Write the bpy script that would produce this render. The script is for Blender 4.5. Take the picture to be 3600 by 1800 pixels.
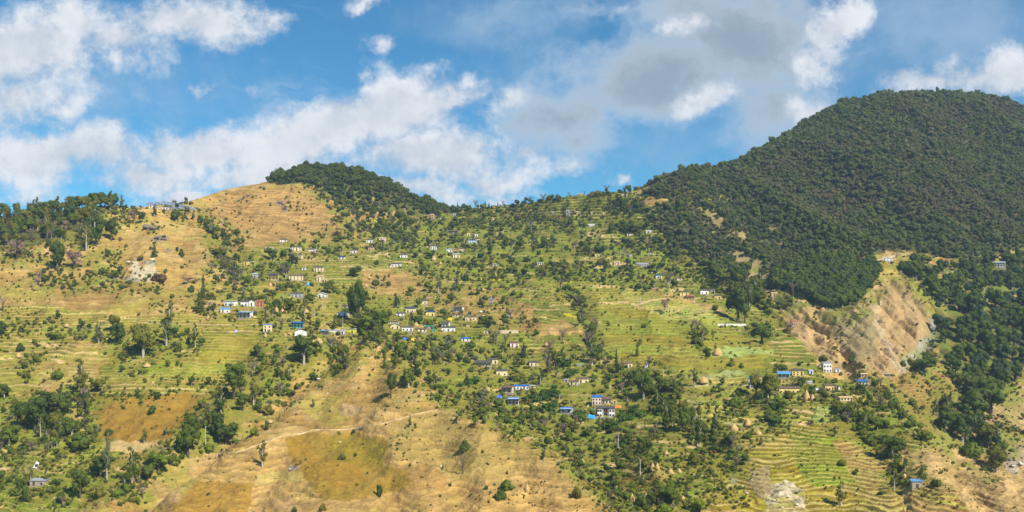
import bpy, math, random
import numpy as np
from mathutils import Vector, Matrix

R = math.radians
scene = bpy.context.scene
for o in list(bpy.data.objects):
    bpy.data.objects.remove(o, do_unlink=True)
COL = scene.collection
rnd = random.Random(7)
rng = np.random.default_rng(11)

# ------------------------------------------------------------------ camera, light, sky
FPX, CX, HY = 3600.0, 1800.0, 1150.0          # focal length, centre and level line of the photograph, in its own pixels
cam_d = bpy.data.cameras.new("camera")
cam = bpy.data.objects.new("camera", cam_d)
COL.objects.link(cam)
cam.location = (0, 0, 0)
cam.rotation_euler = (R(90), 0, 0)
cam_d.sensor_width = 36.0
cam_d.lens = 36.0
cam_d.shift_y = (HY - 900.0) / 3600.0
cam_d.clip_start = 1.0
cam_d.clip_end = 12000.0
scene.camera = cam
scene.view_settings.view_transform = 'Standard'
scene.view_settings.look = 'None'
scene.view_settings.gamma = 1.0
scene.view_settings.use_curve_mapping = False
scene.view_settings.exposure = 0.46
scene.cycles.volume_bounces = 0
scene.cycles.max_bounces = 6
scene.cycles.use_denoising = True

SUNV = Vector((0.47, -0.56, 0.68)).normalized()
sun_el = math.asin(SUNV.z)
sun_az = math.atan2(SUNV.x, SUNV.y)
sun_d = bpy.data.lights.new("sun", 'SUN')
sun = bpy.data.objects.new("sun", sun_d)
COL.objects.link(sun)
sun_d.energy = 5.0
sun_d.angle = R(0.53)
sun_d.color = (1.0, 0.93, 0.80)
sun.rotation_euler = (-SUNV).to_track_quat('-Z', 'Y').to_euler()

world = bpy.data.worlds.new("World")
scene.world = world
world.use_nodes = True
WN, WL = world.node_tree.nodes, world.node_tree.links
WN.clear()


def wn(t, **k):
    n = WN.new(t)
    for a, b in k.items():
        setattr(n, a, b)
    return n


def wmath(op, a, b=None, c=None, clamp=False):
    n = wn('ShaderNodeMath', operation=op)
    n.use_clamp = clamp
    for i, v in enumerate((a, b, c)):
        if v is None:
            continue
        if isinstance(v, (int, float)):
            n.inputs[i].default_value = v
        else:
            WL.new(v, n.inputs[i])
    return n.outputs[0]


def wmix(f, a, b):
    n = wn('ShaderNodeMix', data_type='RGBA')
    for sock, v in ((n.inputs[0], f), (n.inputs[6], a), (n.inputs[7], b)):
        if isinstance(v, (int, float)):
            sock.default_value = v
        elif isinstance(v, tuple):
            sock.default_value = (*v, 1)
        else:
            WL.new(v, sock)
    return n.outputs[2]


def wnoise(vec, scale, detail, rough=0.55, dist=0.0, out=0):
    n = wn('ShaderNodeTexNoise')
    n.inputs['Scale'].default_value = scale
    n.inputs['Detail'].default_value = detail
    n.inputs['Roughness'].default_value = rough
    n.inputs['Distortion'].default_value = dist
    WL.new(vec, n.inputs['Vector'])
    return n.outputs[out]


def wsmooth(v, a, b):
    n = wn('ShaderNodeMapRange', interpolation_type='SMOOTHSTEP')
    WL.new(v, n.inputs[0])
    n.inputs[1].default_value = a
    n.inputs[2].default_value = b
    return n.outputs[0]


SKY_K = 0.10
sky = wn('ShaderNodeTexSky', sky_type='NISHITA')
sky.sun_disc = False
sky.sun_elevation = sun_el
sky.sun_rotation = sun_az
sky.altitude = 1500
sky.air_density = 1.0
sky.dust_density = 0.6
sky.ozone_density = 3.0
tc = wn('ShaderNodeTexCoord')
sep = wn('ShaderNodeSeparateXYZ')
WL.new(tc.outputs['Generated'], sep.inputs[0])
# clouds stand on a far flat sheet ahead: gnomonic coordinates (east, up) about the view north
yc = wmath('MAXIMUM', wmath('ABSOLUTE', sep.outputs[1]), 0.02)
uu = wmath('DIVIDE', sep.outputs[0], yc)
vv = wmath('DIVIDE', sep.outputs[2], yc)
comb = wn('ShaderNodeCombineXYZ')
WL.new(uu, comb.inputs[0])
WL.new(vv, comb.inputs[1])
WL.new(wmath('MULTIPLY', sep.outputs[1], 0.0), comb.inputs[2])
P0 = comb.outputs[0]
warp = wn('ShaderNodeVectorMath', operation='MULTIPLY_ADD')
wsub = wn('ShaderNodeVectorMath', operation='SUBTRACT')
WL.new(wnoise(P0, 6.0, 6.0, 0.62, out=1), wsub.inputs[0])
wsub.inputs[1].default_value = (0.5, 0.5, 0.5)
WL.new(wsub.outputs[0], warp.inputs[0])
warp.inputs[1].default_value = (0.15, 0.10, 0.0)
WL.new(P0, warp.inputs[2])
PW = warp.outputs[0]


def blob_field(blobs):
    """largest of (strength - distance) over elliptical cloud cells given as photo px: x, y, rx, ry, rot, strength"""
    cur = None
    for bx, by, rx, ry, rot, st in blobs:
        m = wn('ShaderNodeMapping', vector_type='TEXTURE')
        m.inputs['Location'].default_value = ((bx - CX) / FPX, (HY - by) / FPX, 0)
        m.inputs['Rotation'].default_value = (0, 0, R(rot))
        m.inputs['Scale'].default_value = (rx / FPX, ry / FPX, 1)
        WL.new(PW, m.inputs[0])
        ln = wn('ShaderNodeVectorMath', operation='LENGTH')
        WL.new(m.outputs[0], ln.inputs[0])
        d = wmath('MULTIPLY_ADD', ln.outputs['Value'], -st, st)
        cur = d if cur is None else wmath('SMOOTH_MAX', cur, d, 0.12)
    return cur


WHITE = [(90, 190, 470, 210, 0, 1.1), (700, 80, 340, 150, 0, 1.0), (80, 360, 230, 150, 10, 0.9), (500, 140, 300, 150, 0, 0.9), (330, 90, 240, 150, 0, .9), (480, 240, 190, 90, 0, .6), (380, 560, 300, 100, 0, .9), (2940, 130, 110, 120, 0, .8),
         (170, 400, 170, 60, 15, 0.6), (930, 90, 130, 90, 0, .7),
         (200, 550, 460, 115, 5, 1.1), (80, 660, 260, 40, 0, .55), (1400, 690, 420, 80, 0, .9), (1750, 690, 220, 45, 0, .6), (640, 690, 260, 60, 0, .8), (700, 540, 400, 110, 5, 1.0), (480, 620, 330, 90, 0, .9), (1120, 480, 400, 140, 15, 1.1),
         (1380, 400, 380, 170, 10, 1.2), (1560, 360, 300, 110, 15, .9), (1790, 360, 150, 70, 25, .7), (1500, 570, 380, 140, -5, 1.1),
         (1000, 620, 400, 90, 0, 1.0), (1720, 640, 250, 80, 0, .8), (1220, 290, 120, 60, 40, .45), (1650, 300, 160, 70, 0, .55),
         (1300, 145, 70, 50, 0, .55), (1290, 12, 110, 32, 0, .6), (700, 330, 65, 45, 30, .6), (860, 330, 40, 30, 0, .3),
         (2960, 60, 140, 150, 0, 1.1), (2890, 190, 110, 160, 0, .8), (2450, 360, 170, 75, 15, 1.0), (2330, 90, 110, 40, 15, .55), (2120, 50, 80, 40, 30, .4),
         (1960, 620, 180, 55, 10, .6), (2200, 655, 80, 40, -15, .8), (2150, 610, 90, 40, 10, .4), (2830, 390, 130, 110, 0, .6),
         (3480, 270, 300, 120, 10, 1.2), (3300, 300, 230, 80, 5, .9), (3550, 200, 120, 70, 0, .7)]
GREY = [(1960, 420, 280, 190, 0, 1.1), (2050, 510, 210, 120, 10, .8), (2270, 270, 340, 210, 0, 1.2), (2600, 130, 420, 360, 0, 1.3),
        (2720, 380, 260, 230, 0, .9), (1850, 560, 130, 60, 0, .5), (2450, 250, 250, 200, 0, .8)]
VEIL = [(1750, 60, 420, 130, 0, .7), (3300, 120, 520, 330, 0, .8), (1900, 250, 350, 200, 0, .45), (2200, 520, 420, 180, 0, .5), (1200, 560, 900, 160, 0, .5),
        (300, 330, 700, 260, 0, .5), (2300, 40, 300, 120, 0, .45), (2900, 420, 300, 160, 0, .6), (3400, 380, 350, 130, 0, .6)]
nz = wmath('SUBTRACT', wnoise(PW, 10.0, 9.0, 0.62), 0.5)
nzf = wmath('SUBTRACT', wnoise(P0, 34.0, 7.0, 0.65), 0.5)
nsum = wmath('MULTIPLY_ADD', nzf, 1.0, wmath('MULTIPLY', nz, 1.5))
# the same kind of scattered cloud everywhere else round the sky
gen = wn('ShaderNodeMapping')
gen.inputs['Scale'].default_value = (1, 1, 2.2)
WL.new(tc.outputs['Generated'], gen.inputs[0])
gfield = wmath('SUBTRACT', wnoise(gen.outputs[0], 2.6, 8.0, 0.6), 0.53)
inx = wmath('MAXIMUM', wsmooth(wmath('ABSOLUTE', uu), 0.52, 0.75), wsmooth(vv, 0.34, 0.5))
inx = wmath('MAXIMUM', inx, wsmooth(sep.outputs[1], 0.3, 0.1))
gmask = wmath('MULTIPLY', wsmooth(gfield, -0.02, 0.16), inx)
wf = blob_field(WHITE)
gf = blob_field(GREY)
vf = blob_field(VEIL)
a_white = wsmooth(wmath('ADD', wf, nsum), 0.05, 0.72)
a_grey = wmath('MULTIPLY', wsmooth(wmath('ADD', gf, wmath('MULTIPLY', nsum, 0.8)), -0.12, 0.75), 0.92)
a_veil = wmath('MULTIPLY', wsmooth(wmath('ADD', vf, wmath('MULTIPLY', nsum, 0.7)), -0.1, 0.9), 0.75)
body = wsmooth(wmath('ADD', nz, wmath('MULTIPLY', nzf, 1.0)), -0.22, 0.20)
thick = wsmooth(wf, 0.1, 0.9)
white_c = wmix(body, (0.40, 0.45, 0.52), (0.64, 0.655, 0.68))
white_c = wmix(wmath('MULTIPLY', wsmooth(wmath('ADD', wf, nz), 0.45, 1.1), 0.55), white_c, (0.50, 0.53, 0.57))
wisp = wn('ShaderNodeMapping')
wisp.inputs['Rotation'].default_value = (0, 0, 0.5)
wisp.inputs['Scale'].default_value = (1.0, 2.3, 1)
WL.new(PW, wisp.inputs[0])
a_wisp = wmath('MULTIPLY', wsmooth(wnoise(wisp.outputs[0], 5.5, 9.0, 0.66), 0.54, 0.78), 0.65)
grey_c = wmix(wsmooth(wmath('ADD', wmath('MULTIPLY', nsum, 0.75), wmath('MULTIPLY', gf, 0.8)), 0.0, 0.95), (0.47, 0.53, 0.60), (0.24, 0.295, 0.355))
sky_s = wn('ShaderNodeVectorMath', operation='SCALE')
WL.new(sky.outputs[0], sky_s.inputs[0])
sky_s.inputs['Scale'].default_value = 1.0
# cloud radiances are written at picture brightness; bring the sky to the same scale first
hsv = wn('ShaderNodeHueSaturation')
hsv.inputs['Saturation'].default_value = 1.0
hsv.inputs['Value'].default_value = SKY_K
WL.new(sky_s.outputs[0], hsv.inputs['Color'])
tint = wn('ShaderNodeMix', data_type='RGBA', blend_type='MULTIPLY')
tint.inputs[0].default_value = 1.0
WL.new(hsv.outputs[0], tint.inputs[6])
tint.inputs[7].default_value = (0.29, 0.74, 0.86, 1)
c = tint.outputs[2]
c = wmix(a_veil, c, (0.27, 0.385, 0.52))
c = wmix(a_grey, c, grey_c)
c = wmix(a_wisp, c, (0.46, 0.52, 0.60))
c = wmix(a_white, c, white_c)
c = wmix(gmask, c, (0.46, 0.49, 0.54))
bg = wn('ShaderNodeBackground')
bg.inputs['Strength'].default_value = 1.0
WL.new(c, bg.inputs['Color'])
wo = wn('ShaderNodeOutputWorld')
WL.new(bg.outputs[0], wo.inputs['Surface'])


# ------------------------------------------------------------------ helpers: noise, polygons, meshes, materials
def _h(ix, iy, seed):
    n = (ix.astype(np.int64) * 374761393 + iy.astype(np.int64) * 668265263 + seed * 1442695041) & 0xFFFFFFFF
    n = ((n ^ (n >> 13)) * 1274126177) & 0xFFFFFFFF
    n = n ^ (n >> 16)
    return (n & 0xFFFFFF).astype(np.float32) / 16777216.0


def vnoise(x, y, seed=0):
    fx, fy = np.floor(x), np.floor(y)
    ix, iy = fx.astype(np.int64), fy.astype(np.int64)
    tx, ty = (x - fx).astype(np.float32), (y - fy).astype(np.float32)
    tx = tx * tx * tx * (tx * (tx * 6 - 15) + 10)
    ty = ty * ty * ty * (ty * (ty * 6 - 15) + 10)
    a, b = _h(ix, iy, seed), _h(ix + 1, iy, seed)
    c_, d = _h(ix, iy + 1, seed), _h(ix + 1, iy + 1, seed)
    return (a + (b - a) * tx) * (1 - ty) + (c_ + (d - c_) * tx) * ty


def fbm(x, y, octv=4, seed=0, gain=0.5):
    s, a, t = 0.0, 1.0, 0.0
    for i in range(octv):
        s = s + a * vnoise(x * 2 ** i + 17.3 * i, y * 2 ** i - 9.1 * i, seed + i)
        t += a
        a *= gain
    return s / t


def sstep(a, b, v):
    t = np.clip((v - a) / (b - a), 0, 1)
    return t * t * (3 - 2 * t)


def inside(poly, x, y):
    xs = [p[0] for p in poly]
    ys = [p[1] for p in poly]
    res = np.zeros(x.shape, bool)
    box = (x >= min(xs)) & (x <= max(xs)) & (y >= min(ys)) & (y <= max(ys))
    if not box.any():
        return res
    bx, by = x[box], y[box]
    r = np.zeros(bx.shape, bool)
    n = len(poly)
    for i in range(n):
        x0, y0 = poly[i]
        x1, y1 = poly[(i + 1) % n]
        if y0 == y1:
            continue
        k = ((y0 > by) != (y1 > by)) & (bx < (x1 - x0) * (by - y0) / (y1 - y0) + x0)
        r ^= k
    res[box] = r
    return res


def mesh_np(name, v, f_list, mats, smooth=False, midx=None):
    """v (n,3); f_list = list of (m,k) int arrays"""
    me = bpy.data.meshes.new(name)
    v = np.asarray(v, np.float32)
    me.vertices.add(len(v))
    me.vertices.foreach_set('co', v.ravel())
    loops = np.concatenate([np.asarray(f, np.int32).ravel() for f in f_list])
    tot = np.concatenate([np.full(len(f), np.asarray(f).shape[1], np.int32) for f in f_list])
    st = np.concatenate([[0], np.cumsum(tot)[:-1]]).astype(np.int32)
    me.loops.add(len(loops))
    me.loops.foreach_set('vertex_index', loops)
    me.polygons.add(len(tot))
    me.polygons.foreach_set('loop_start', st)
    if midx is not None:
        me.polygons.foreach_set('material_index', np.asarray(midx, np.int32))
    if smooth:
        me.polygons.foreach_set('use_smooth', np.ones(len(tot), bool))
    me.update(calc_edges=True)
    for m in (mats if isinstance(mats, (list, tuple)) else [mats]):
        me.materials.append(m)
    return me


class MB:
    """collects simple solids into one mesh"""
    def __init__(s):
        s.v, s.f = [], []

    def add(s, vs, fs):
        b = len(s.v)
        s.v += [tuple(p) for p in vs]
        s.f += [tuple(i + b for i in f) for f in fs]

    def box(s, x0, x1, y0, y1, z0, z1):
        s.add([(x0, y0, z0), (x1, y0, z0), (x1, y1, z0), (x0, y1, z0), (x0, y0, z1), (x1, y0, z1), (x1, y1, z1), (x0, y1, z1)],
              [(3, 2, 1, 0), (4, 5, 6, 7), (0, 1, 5, 4), (1, 2, 6, 5), (2, 3, 7, 6), (3, 0, 4, 7)])

    def slab(s, a, b, c_, d, t):
        """quad a,b,c,d (seen from above, counter-clockwise) with thickness t downwards"""
        q = [Vector(p) for p in (a, b, c_, d)]
        n = (q[1] - q[0]).cross(q[2] - q[0]).normalized() * t
        s.add([p - n for p in q] + q, [(3, 2, 1, 0), (4, 5, 6, 7), (0, 1, 5, 4), (1, 2, 6, 5), (2, 3, 7, 6), (3, 0, 4, 7)])

    def tube(s, pts, rad, n=6):
        base = len(s.v)
        pts = [Vector(p) for p in pts]
        for i, p in enumerate(pts):
            d = (pts[min(i + 1, len(pts) - 1)] - pts[max(i - 1, 0)]).normalized()
            u = d.orthogonal().normalized()
            w = d.cross(u)
            for k in range(n):
                a = 2 * math.pi * k / n
                s.v.append(tuple(p + (u * math.cos(a) + w * math.sin(a)) * rad[i]))
        for i in range(len(pts) - 1):
            for k in range(n):
                a, b = base + i * n + k, base + i * n + (k + 1) % n
                s.f.append((a, b, b + n, a + n))
        s.f.append(tuple(base + (len(pts) - 1) * n + k for k in range(n)))

    def mesh(s, name, mats, smooth=False):
        me = bpy.data.meshes.new(name)
        me.from_pydata(s.v, [], s.f)
        if smooth:
            me.polygons.foreach_set('use_smooth', np.ones(len(me.polygons), bool))
        me.update()
        for m in (mats if isinstance(mats, (list, tuple)) else [mats]):
            me.materials.append(m)
        return me


def link(name, data, parent=None, loc=(0, 0, 0), rz=0.0, scale=None):
    o = bpy.data.objects.new(name, data)
    COL.objects.link(o)
    o.location = loc
    if rz:
        o.rotation_euler = (0, 0, rz)
    if scale:
        o.scale = scale
    if parent is not None:
        o.parent = parent
    return o


def tag(o, label=None, cat=None, group=None, kind=None):
    for k, v in (('label', label), ('category', cat), ('group', group), ('kind', kind)):
        if v:
            o[k] = v
    return o


class NT:
    def __init__(s, mat):
        mat.use_nodes = True
        s.n, s.l = mat.node_tree.nodes, mat.node_tree.links
        s.n.clear()
        s.out = s.n.new('ShaderNodeOutputMaterial')

    def new(s, t, **k):
        n = s.n.new(t)
        for a, b in k.items():
            setattr(n, a, b)
        return n

    def put(s, sock, v):
        if isinstance(v, (int, float)):
            sock.default_value = v
        elif isinstance(v, (tuple, list)):
            sock.default_value = (*v, 1) if len(sock.default_value) == 4 and len(v) == 3 else v
        else:
            s.l.new(v, sock)

    def math(s, op, a, b=0.0, c_=0.0):
        n = s.new('ShaderNodeMath', operation=op)
        for i, v in enumerate((a, b, c_)):
            s.put(n.inputs[i], v)
        return n.outputs[0]

    def mix(s, f, a, b, blend='MIX'):
        n = s.new('ShaderNodeMix', data_type='RGBA', blend_type=blend)
        s.put(n.inputs[0], f)
        s.put(n.inputs[6], a)
        s.put(n.inputs[7], b)
        return n.outputs[2]

    def noise(s, vec, scale, detail=3.0, rough=0.55, out=0):
        n = s.new('ShaderNodeTexNoise')
        s.put(n.inputs['Scale'], scale)
        s.put(n.inputs['Detail'], detail)
        s.put(n.inputs['Roughness'], rough)
        s.l.new(vec, n.inputs['Vector'])
        return n.outputs[out]

    def range(s, v, a, b, c_=0.0, d=1.0):
        n = s.new('ShaderNodeMapRange', interpolation_type='SMOOTHSTEP')
        s.put(n.inputs[0], v)
        for i, k in enumerate((a, b, c_, d)):
            n.inputs[i + 1].default_value = k
        return n.outputs[0]


MATS = {}


def paint(name, col, vary=0.25, scale=0.6, rough=0.85, metal=0.0, spec=0.2):
    if name in MATS:
        return MATS[name]
    m = bpy.data.materials.new(name)
    t = NT(m)
    geo = t.new('ShaderNodeNewGeometry')
    nz_ = t.noise(geo.outputs['Position'], scale, 4.0, 0.6)
    dark = tuple(c_ * (1 - vary) for c_ in col)
    lite = tuple(min(1, c_ * (1 + vary * .6)) for c_ in col)
    cc = t.mix(t.range(nz_, 0.3, 0.7), dark, lite)
    b = t.new('ShaderNodeBsdfPrincipled')
    t.put(b.inputs['Base Color'], cc)
    b.inputs['Roughness'].default_value = rough
    b.inputs['Metallic'].default_value = metal
    b.inputs['Specular IOR Level'].default_value = spec
    t.l.new(b.outputs[0], t.out.inputs[0])
    MATS[name] = m
    return m


def leaf_mat(name, c0, c1, brown=None, trans=0.25):
    if name in MATS:
        return MATS[name]
    m = bpy.data.materials.new(name)
    t = NT(m)
    oi = t.new('ShaderNodeObjectInfo')
    geo = t.new('ShaderNodeNewGeometry')
    r1 = oi.outputs['Random']
    big = t.noise(oi.outputs['Location'], 0.0075, 3.0, 0.6)
    leaf = t.noise(geo.outputs['Position'], 1.3, 2.0, 0.6)
    cc = t.mix(t.math('MULTIPLY_ADD', r1, 0.6, t.math('MULTIPLY', leaf, 0.4)), c0, c1)
    if brown:
        f = t.math('MULTIPLY', t.range(t.math('ADD', big, t.math('MULTIPLY', r1, 0.16)), 0.52, 0.76), 0.8)
        cc = t.mix(f, cc, brown)
    gain = t.math('MULTIPLY_ADD', leaf, 0.7, 0.65)
    sc = t.new('ShaderNodeVectorMath', operation='SCALE')
    t.l.new(cc, sc.inputs[0])
    t.l.new(gain, sc.inputs['Scale'])
    b = t.new('ShaderNodeBsdfPrincipled')
    t.l.new(sc.outputs[0], b.inputs['Base Color'])
    b.inputs['Roughness'].default_value = 0.7
    b.inputs['Specular IOR Level'].default_value = 0.15
    tr = t.new('ShaderNodeBsdfTranslucent')
    t.l.new(sc.outputs[0], tr.inputs['Color'])
    mx = t.new('ShaderNodeMixShader')
    mx.inputs[0].default_value = trans
    t.l.new(b.outputs[0], mx.inputs[1])
    t.l.new(tr.outputs[0], mx.inputs[2])
    t.l.new(mx.outputs[0], t.out.inputs[0])
    MATS[name] = m
    return m


# ------------------------------------------------------------------ terrain
# feature lines of the mountainside: (pixel column, pixel row, metres away)
LINES = [
    [(-900, 2600, 190), (1300, 2600, 180), (4500, 2600, 180)],
    [(-900, 2060, 400), (0, 2060, 400), (1300, 2000, 370), (2200, 2000, 380), (3000, 2000, 390), (3600, 2050, 350), (4500, 2050, 350)],
    [(-900, 1800, 520), (0, 1800, 520), (600, 1800, 480), (1300, 1800, 450), (2130, 1830, 462), (2200, 1800, 470), (3000, 1800, 480), (3600, 1820, 430), (4500, 1900, 400)],
    [(-900, 1560, 600), (0, 1560, 600), (500, 1600, 565), (700, 1500, 590), (900, 1400, 620), (1100, 1285, 660), (1270, 1205, 690), (1400, 1262, 655), (1550, 1420, 592),
     (1700, 1490, 566), (1800, 1515, 555), (1950, 1600, 525), (2060, 1700, 500), (2130, 1770, 480), (2300, 1700, 512), (2700, 1600, 550), (3000, 1520, 585), (3150, 1490, 592), (3300, 1550, 560), (3450, 1620, 530), (3600, 1690, 502), (4000, 1850, 450), (4500, 1950, 430)],
    [(-900, 1450, 640), (0, 1450, 640), (600, 1450, 640), (800, 1400, 650), (900, 1370, 655), (1100, 1255, 690), (1270, 1190, 718), (1400, 1300, 690), (1550, 1450, 640),
     (1700, 1510, 612), (1800, 1532, 602), (1950, 1625, 570), (2060, 1720, 540), (2130, 1775, 520), (2300, 1650, 536), (2700, 1540, 580), (3000, 1440, 620), (3150, 1430, 640), (3300, 1640, 640), (3450, 1720, 630), (3600, 1800, 620), (4500, 2000, 600)],
    [(-900, 1300, 700), (0, 1300, 700), (600, 1280, 712), (1000, 1180, 750), (1270, 1160, 770), (1400, 1225, 742), (1550, 1380, 692), (1800, 1450, 665), (1950, 1540, 635), (2130, 1640, 585),
     (2300, 1590, 566), (2700, 1450, 618), (3000, 1370, 662), (3300, 1490, 740), (3450, 1560, 725), (3600, 1600, 715), (4500, 1700, 700)],
    [(-900, 1100, 800), (0, 1100, 800), (600, 1080, 805), (1000, 1060, 840), (1270, 1060, 880), (1500, 1150, 860), (1800, 1200, 830), (2100, 1200, 820), (2400, 1200, 800), (2700, 1200, 800),
     (2900, 1235, 805), (3100, 1270, 815), (3300, 1290, 860), (3600, 1330, 880), (4500, 1380, 880)],
    [(-900, 900, 920), (0, 900, 920), (300, 900, 920), (600, 850, 965), (900, 900, 1000), (1200, 880, 1080), (1500, 920, 1090), (1800, 940, 1080), (2100, 960, 1040), (2400, 980, 1010),
     (2600, 1015, 1000), (2750, 1050, 975), (2850, 1100, 930), (3000, 1040, 955), (3300, 1060, 1020), (3600, 1090, 1040), (4500, 1100, 1060)],
    [(-900, 800, 980), (0, 800, 980), (300, 790, 990), (450, 755, 1030), (590, 742, 1050), (800, 765, 1130), (1100, 720, 1210), (1300, 760, 1230), (1500, 790, 1300), (1800, 800, 1300), (2100, 800, 1250),
     (2300, 835, 1185), (2500, 890, 1140), (2700, 880, 1120), (3000, 850, 1110), (3300, 850, 1150), (3600, 860, 1180), (4500, 880, 1200)],
    [(-900, 790, 1010), (0, 762, 1020), (200, 742, 1035), (400, 724, 1055), (500, 728, 1062), (560, 727, 1070), (640, 718, 1110), (700, 696, 1180), (800, 664, 1250), (900, 648, 1280), (1000, 622, 1310), (1060, 602, 1330), (1130, 594, 1340), (1200, 596, 1350),
     (1270, 608, 1350), (1330, 632, 1350), (1400, 670, 1350), (1500, 716, 1380), (1560, 734, 1420), (1600, 737, 1440), (1700, 732, 1440), (1800, 722, 1420), (1900, 707, 1400), (2000, 692, 1380),
     (2100, 684, 1360), (2200, 677, 1340), (2250, 668, 1340), (2300, 645, 1340), (2350, 622, 1350), (2450, 594, 1380), (2500, 600, 1420), (2560, 594, 1450), (2650, 546, 1500), (2750, 486, 1550),
     (2850, 421, 1600), (2950, 371, 1640), (3050, 345, 1660), (3150, 336, 1680), (3250, 331, 1700), (3350, 328, 1720), (3450, 338, 1720), (3550, 363, 1720), (3600, 385, 1720), (3900, 520, 1700), (4500, 700, 1650)],
    [(-900, 1050, 1400), (0, 1000, 1400), (600, 960, 1500), (1200, 900, 1750), (1600, 900, 1800), (2200, 860, 1750), (2600, 800, 1900), (3300, 620, 2150), (4500, 900, 2100)],
]
px_cols = np.concatenate([np.arange(-900, -100, 40), np.arange(-100, 3704, 4), np.arange(3720, 4500, 40)]).astype(np.float64)
fine = np.arange(-900, 4501, 4.0)


def gsm(a, sig):
    k = np.arange(-int(3 * sig), int(3 * sig) + 1)
    w = np.exp(-k * k / (2 * sig * sig))
    w /= w.sum()
    return np.convolve(np.pad(a, len(k) // 2, mode='edge'), w, mode='valid')


LP, LY = [], []
for i, ln in enumerate(LINES):
    a = np.array(ln, float)
    sg = {9: 3.0, 3: 6.0, 4: 7.0}.get(i, 14.0)
    LP.append(np.interp(px_cols, fine, gsm(np.interp(fine, a[:, 0], a[:, 1]), sg)))
    LY.append(np.interp(px_cols, fine, gsm(np.interp(fine, a[:, 0], a[:, 2]), max(sg, 8.0))))
LP, LY = np.array(LP), np.array(LY)


def pchip_rows(F, u):
    """monotone cubic through rows F[k] at k, sampled at u"""
    K = len(F)
    d = np.diff(F, axis=0)
    m = np.zeros_like(F)
    m[0], m[-1] = d[0], d[-1]
    a, b = d[:-1], d[1:]
    with np.errstate(divide='ignore', invalid='ignore'):
        hm = 2 * a * b / (a + b)
    m[1:-1] = np.where(a * b > 0, hm, 0)
    k = np.clip(np.floor(u).astype(int), 0, K - 2)
    t = (u - k)[:, None]
    h00, h10, h01, h11 = 2 * t**3 - 3 * t**2 + 1, t**3 - 2 * t**2 + t, -2 * t**3 + 3 * t**2, t**3 - t**2
    return h00 * F[k] + h10 * m[k] + h01 * F[k + 1] + h11 * m[k + 1]


seg_rows = [14, 26, 150, 40, 90, 150, 130, 100, 190, 30]
u = np.concatenate([k + np.arange(n) / n for k, n in enumerate(seg_rows)] + [[len(seg_rows)]])
GY = pchip_rows(LY, u)
GPY = pchip_rows(LP, u)
GX = (px_cols[None, :] - CX) / FPX * GY
GZ = (HY - GPY) / FPX * GY
NRW, NCL = GY.shape
GPX = np.broadcast_to(px_cols[None, :], GY.shape)
far = sstep(9.0, 8.6, u)[:, None] * np.ones((1, NCL)) + 0.25 * sstep(8.8, 9.2, u)[:, None]
# relief: spurs and gullies a few metres deep
wx, wy = GX + 40 * (fbm(GX / 160, GY / 160, 2, 5) - .5), GY + 40 * (fbm(GX / 160, GY / 160, 2, 9) - .5)
rel = 15.0 * (fbm(wx / 110, wy / 150, 4, 21) - 0.5)
rel += 7.0 * (0.5 - np.abs(fbm(wx / 46, wy / 130, 3, 33) - 0.5) * 2) - 3.5
rel += 1.3 * (fbm(GX / 9, GY / 9, 3, 44) - 0.5)
SCAR = [(2720, 1020), (2790, 1010), (2950, 1110), (3090, 1000), (3110, 960), (3200, 985), (3330, 1095), (3310, 1160), (3240, 1280), (3160, 1320), (3060, 1310), (2990, 1330), (2900, 1270), (2790, 1180), (2720, 1080)]
ins = inside(SCAR, GPX, GPY).astype(float)
for _ in range(3):
    ins[2:-2, 2:-2] = (ins[:-4, 2:-2] + ins[4:, 2:-2] + ins[2:-2, :-4] + ins[2:-2, 4:] + ins[2:-2, 2:-2]) / 5
rel += ins * (12.0 * (0.5 - np.abs(fbm(GX / 16 + GY / 60, GY / 70, 4, 131) - .5) * 3) - 3.0 + 3.0 * (fbm(GX / 7, GY / 7, 3, 133) - .5))
dryr = 1 - np.clip(ins, 0, 1)
fold = 24.0 * (0.5 - np.abs(fbm(GX / 120 + .25 * GY / 120, GY / 420, 3, 141) - .5) * 3.2)
rel += fold * sstep(2330, 2560, GPX) * sstep(960, 860, GPY)
rel += 9.0 * (0.5 - np.abs(fbm(GX / 55 - .2 * GY / 60, GY / 260, 3, 143) - .5) * 3.0) * sstep(1500, 1300, GPX) * sstep(640, 760, GPX) * sstep(900, 830, GPY)
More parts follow.
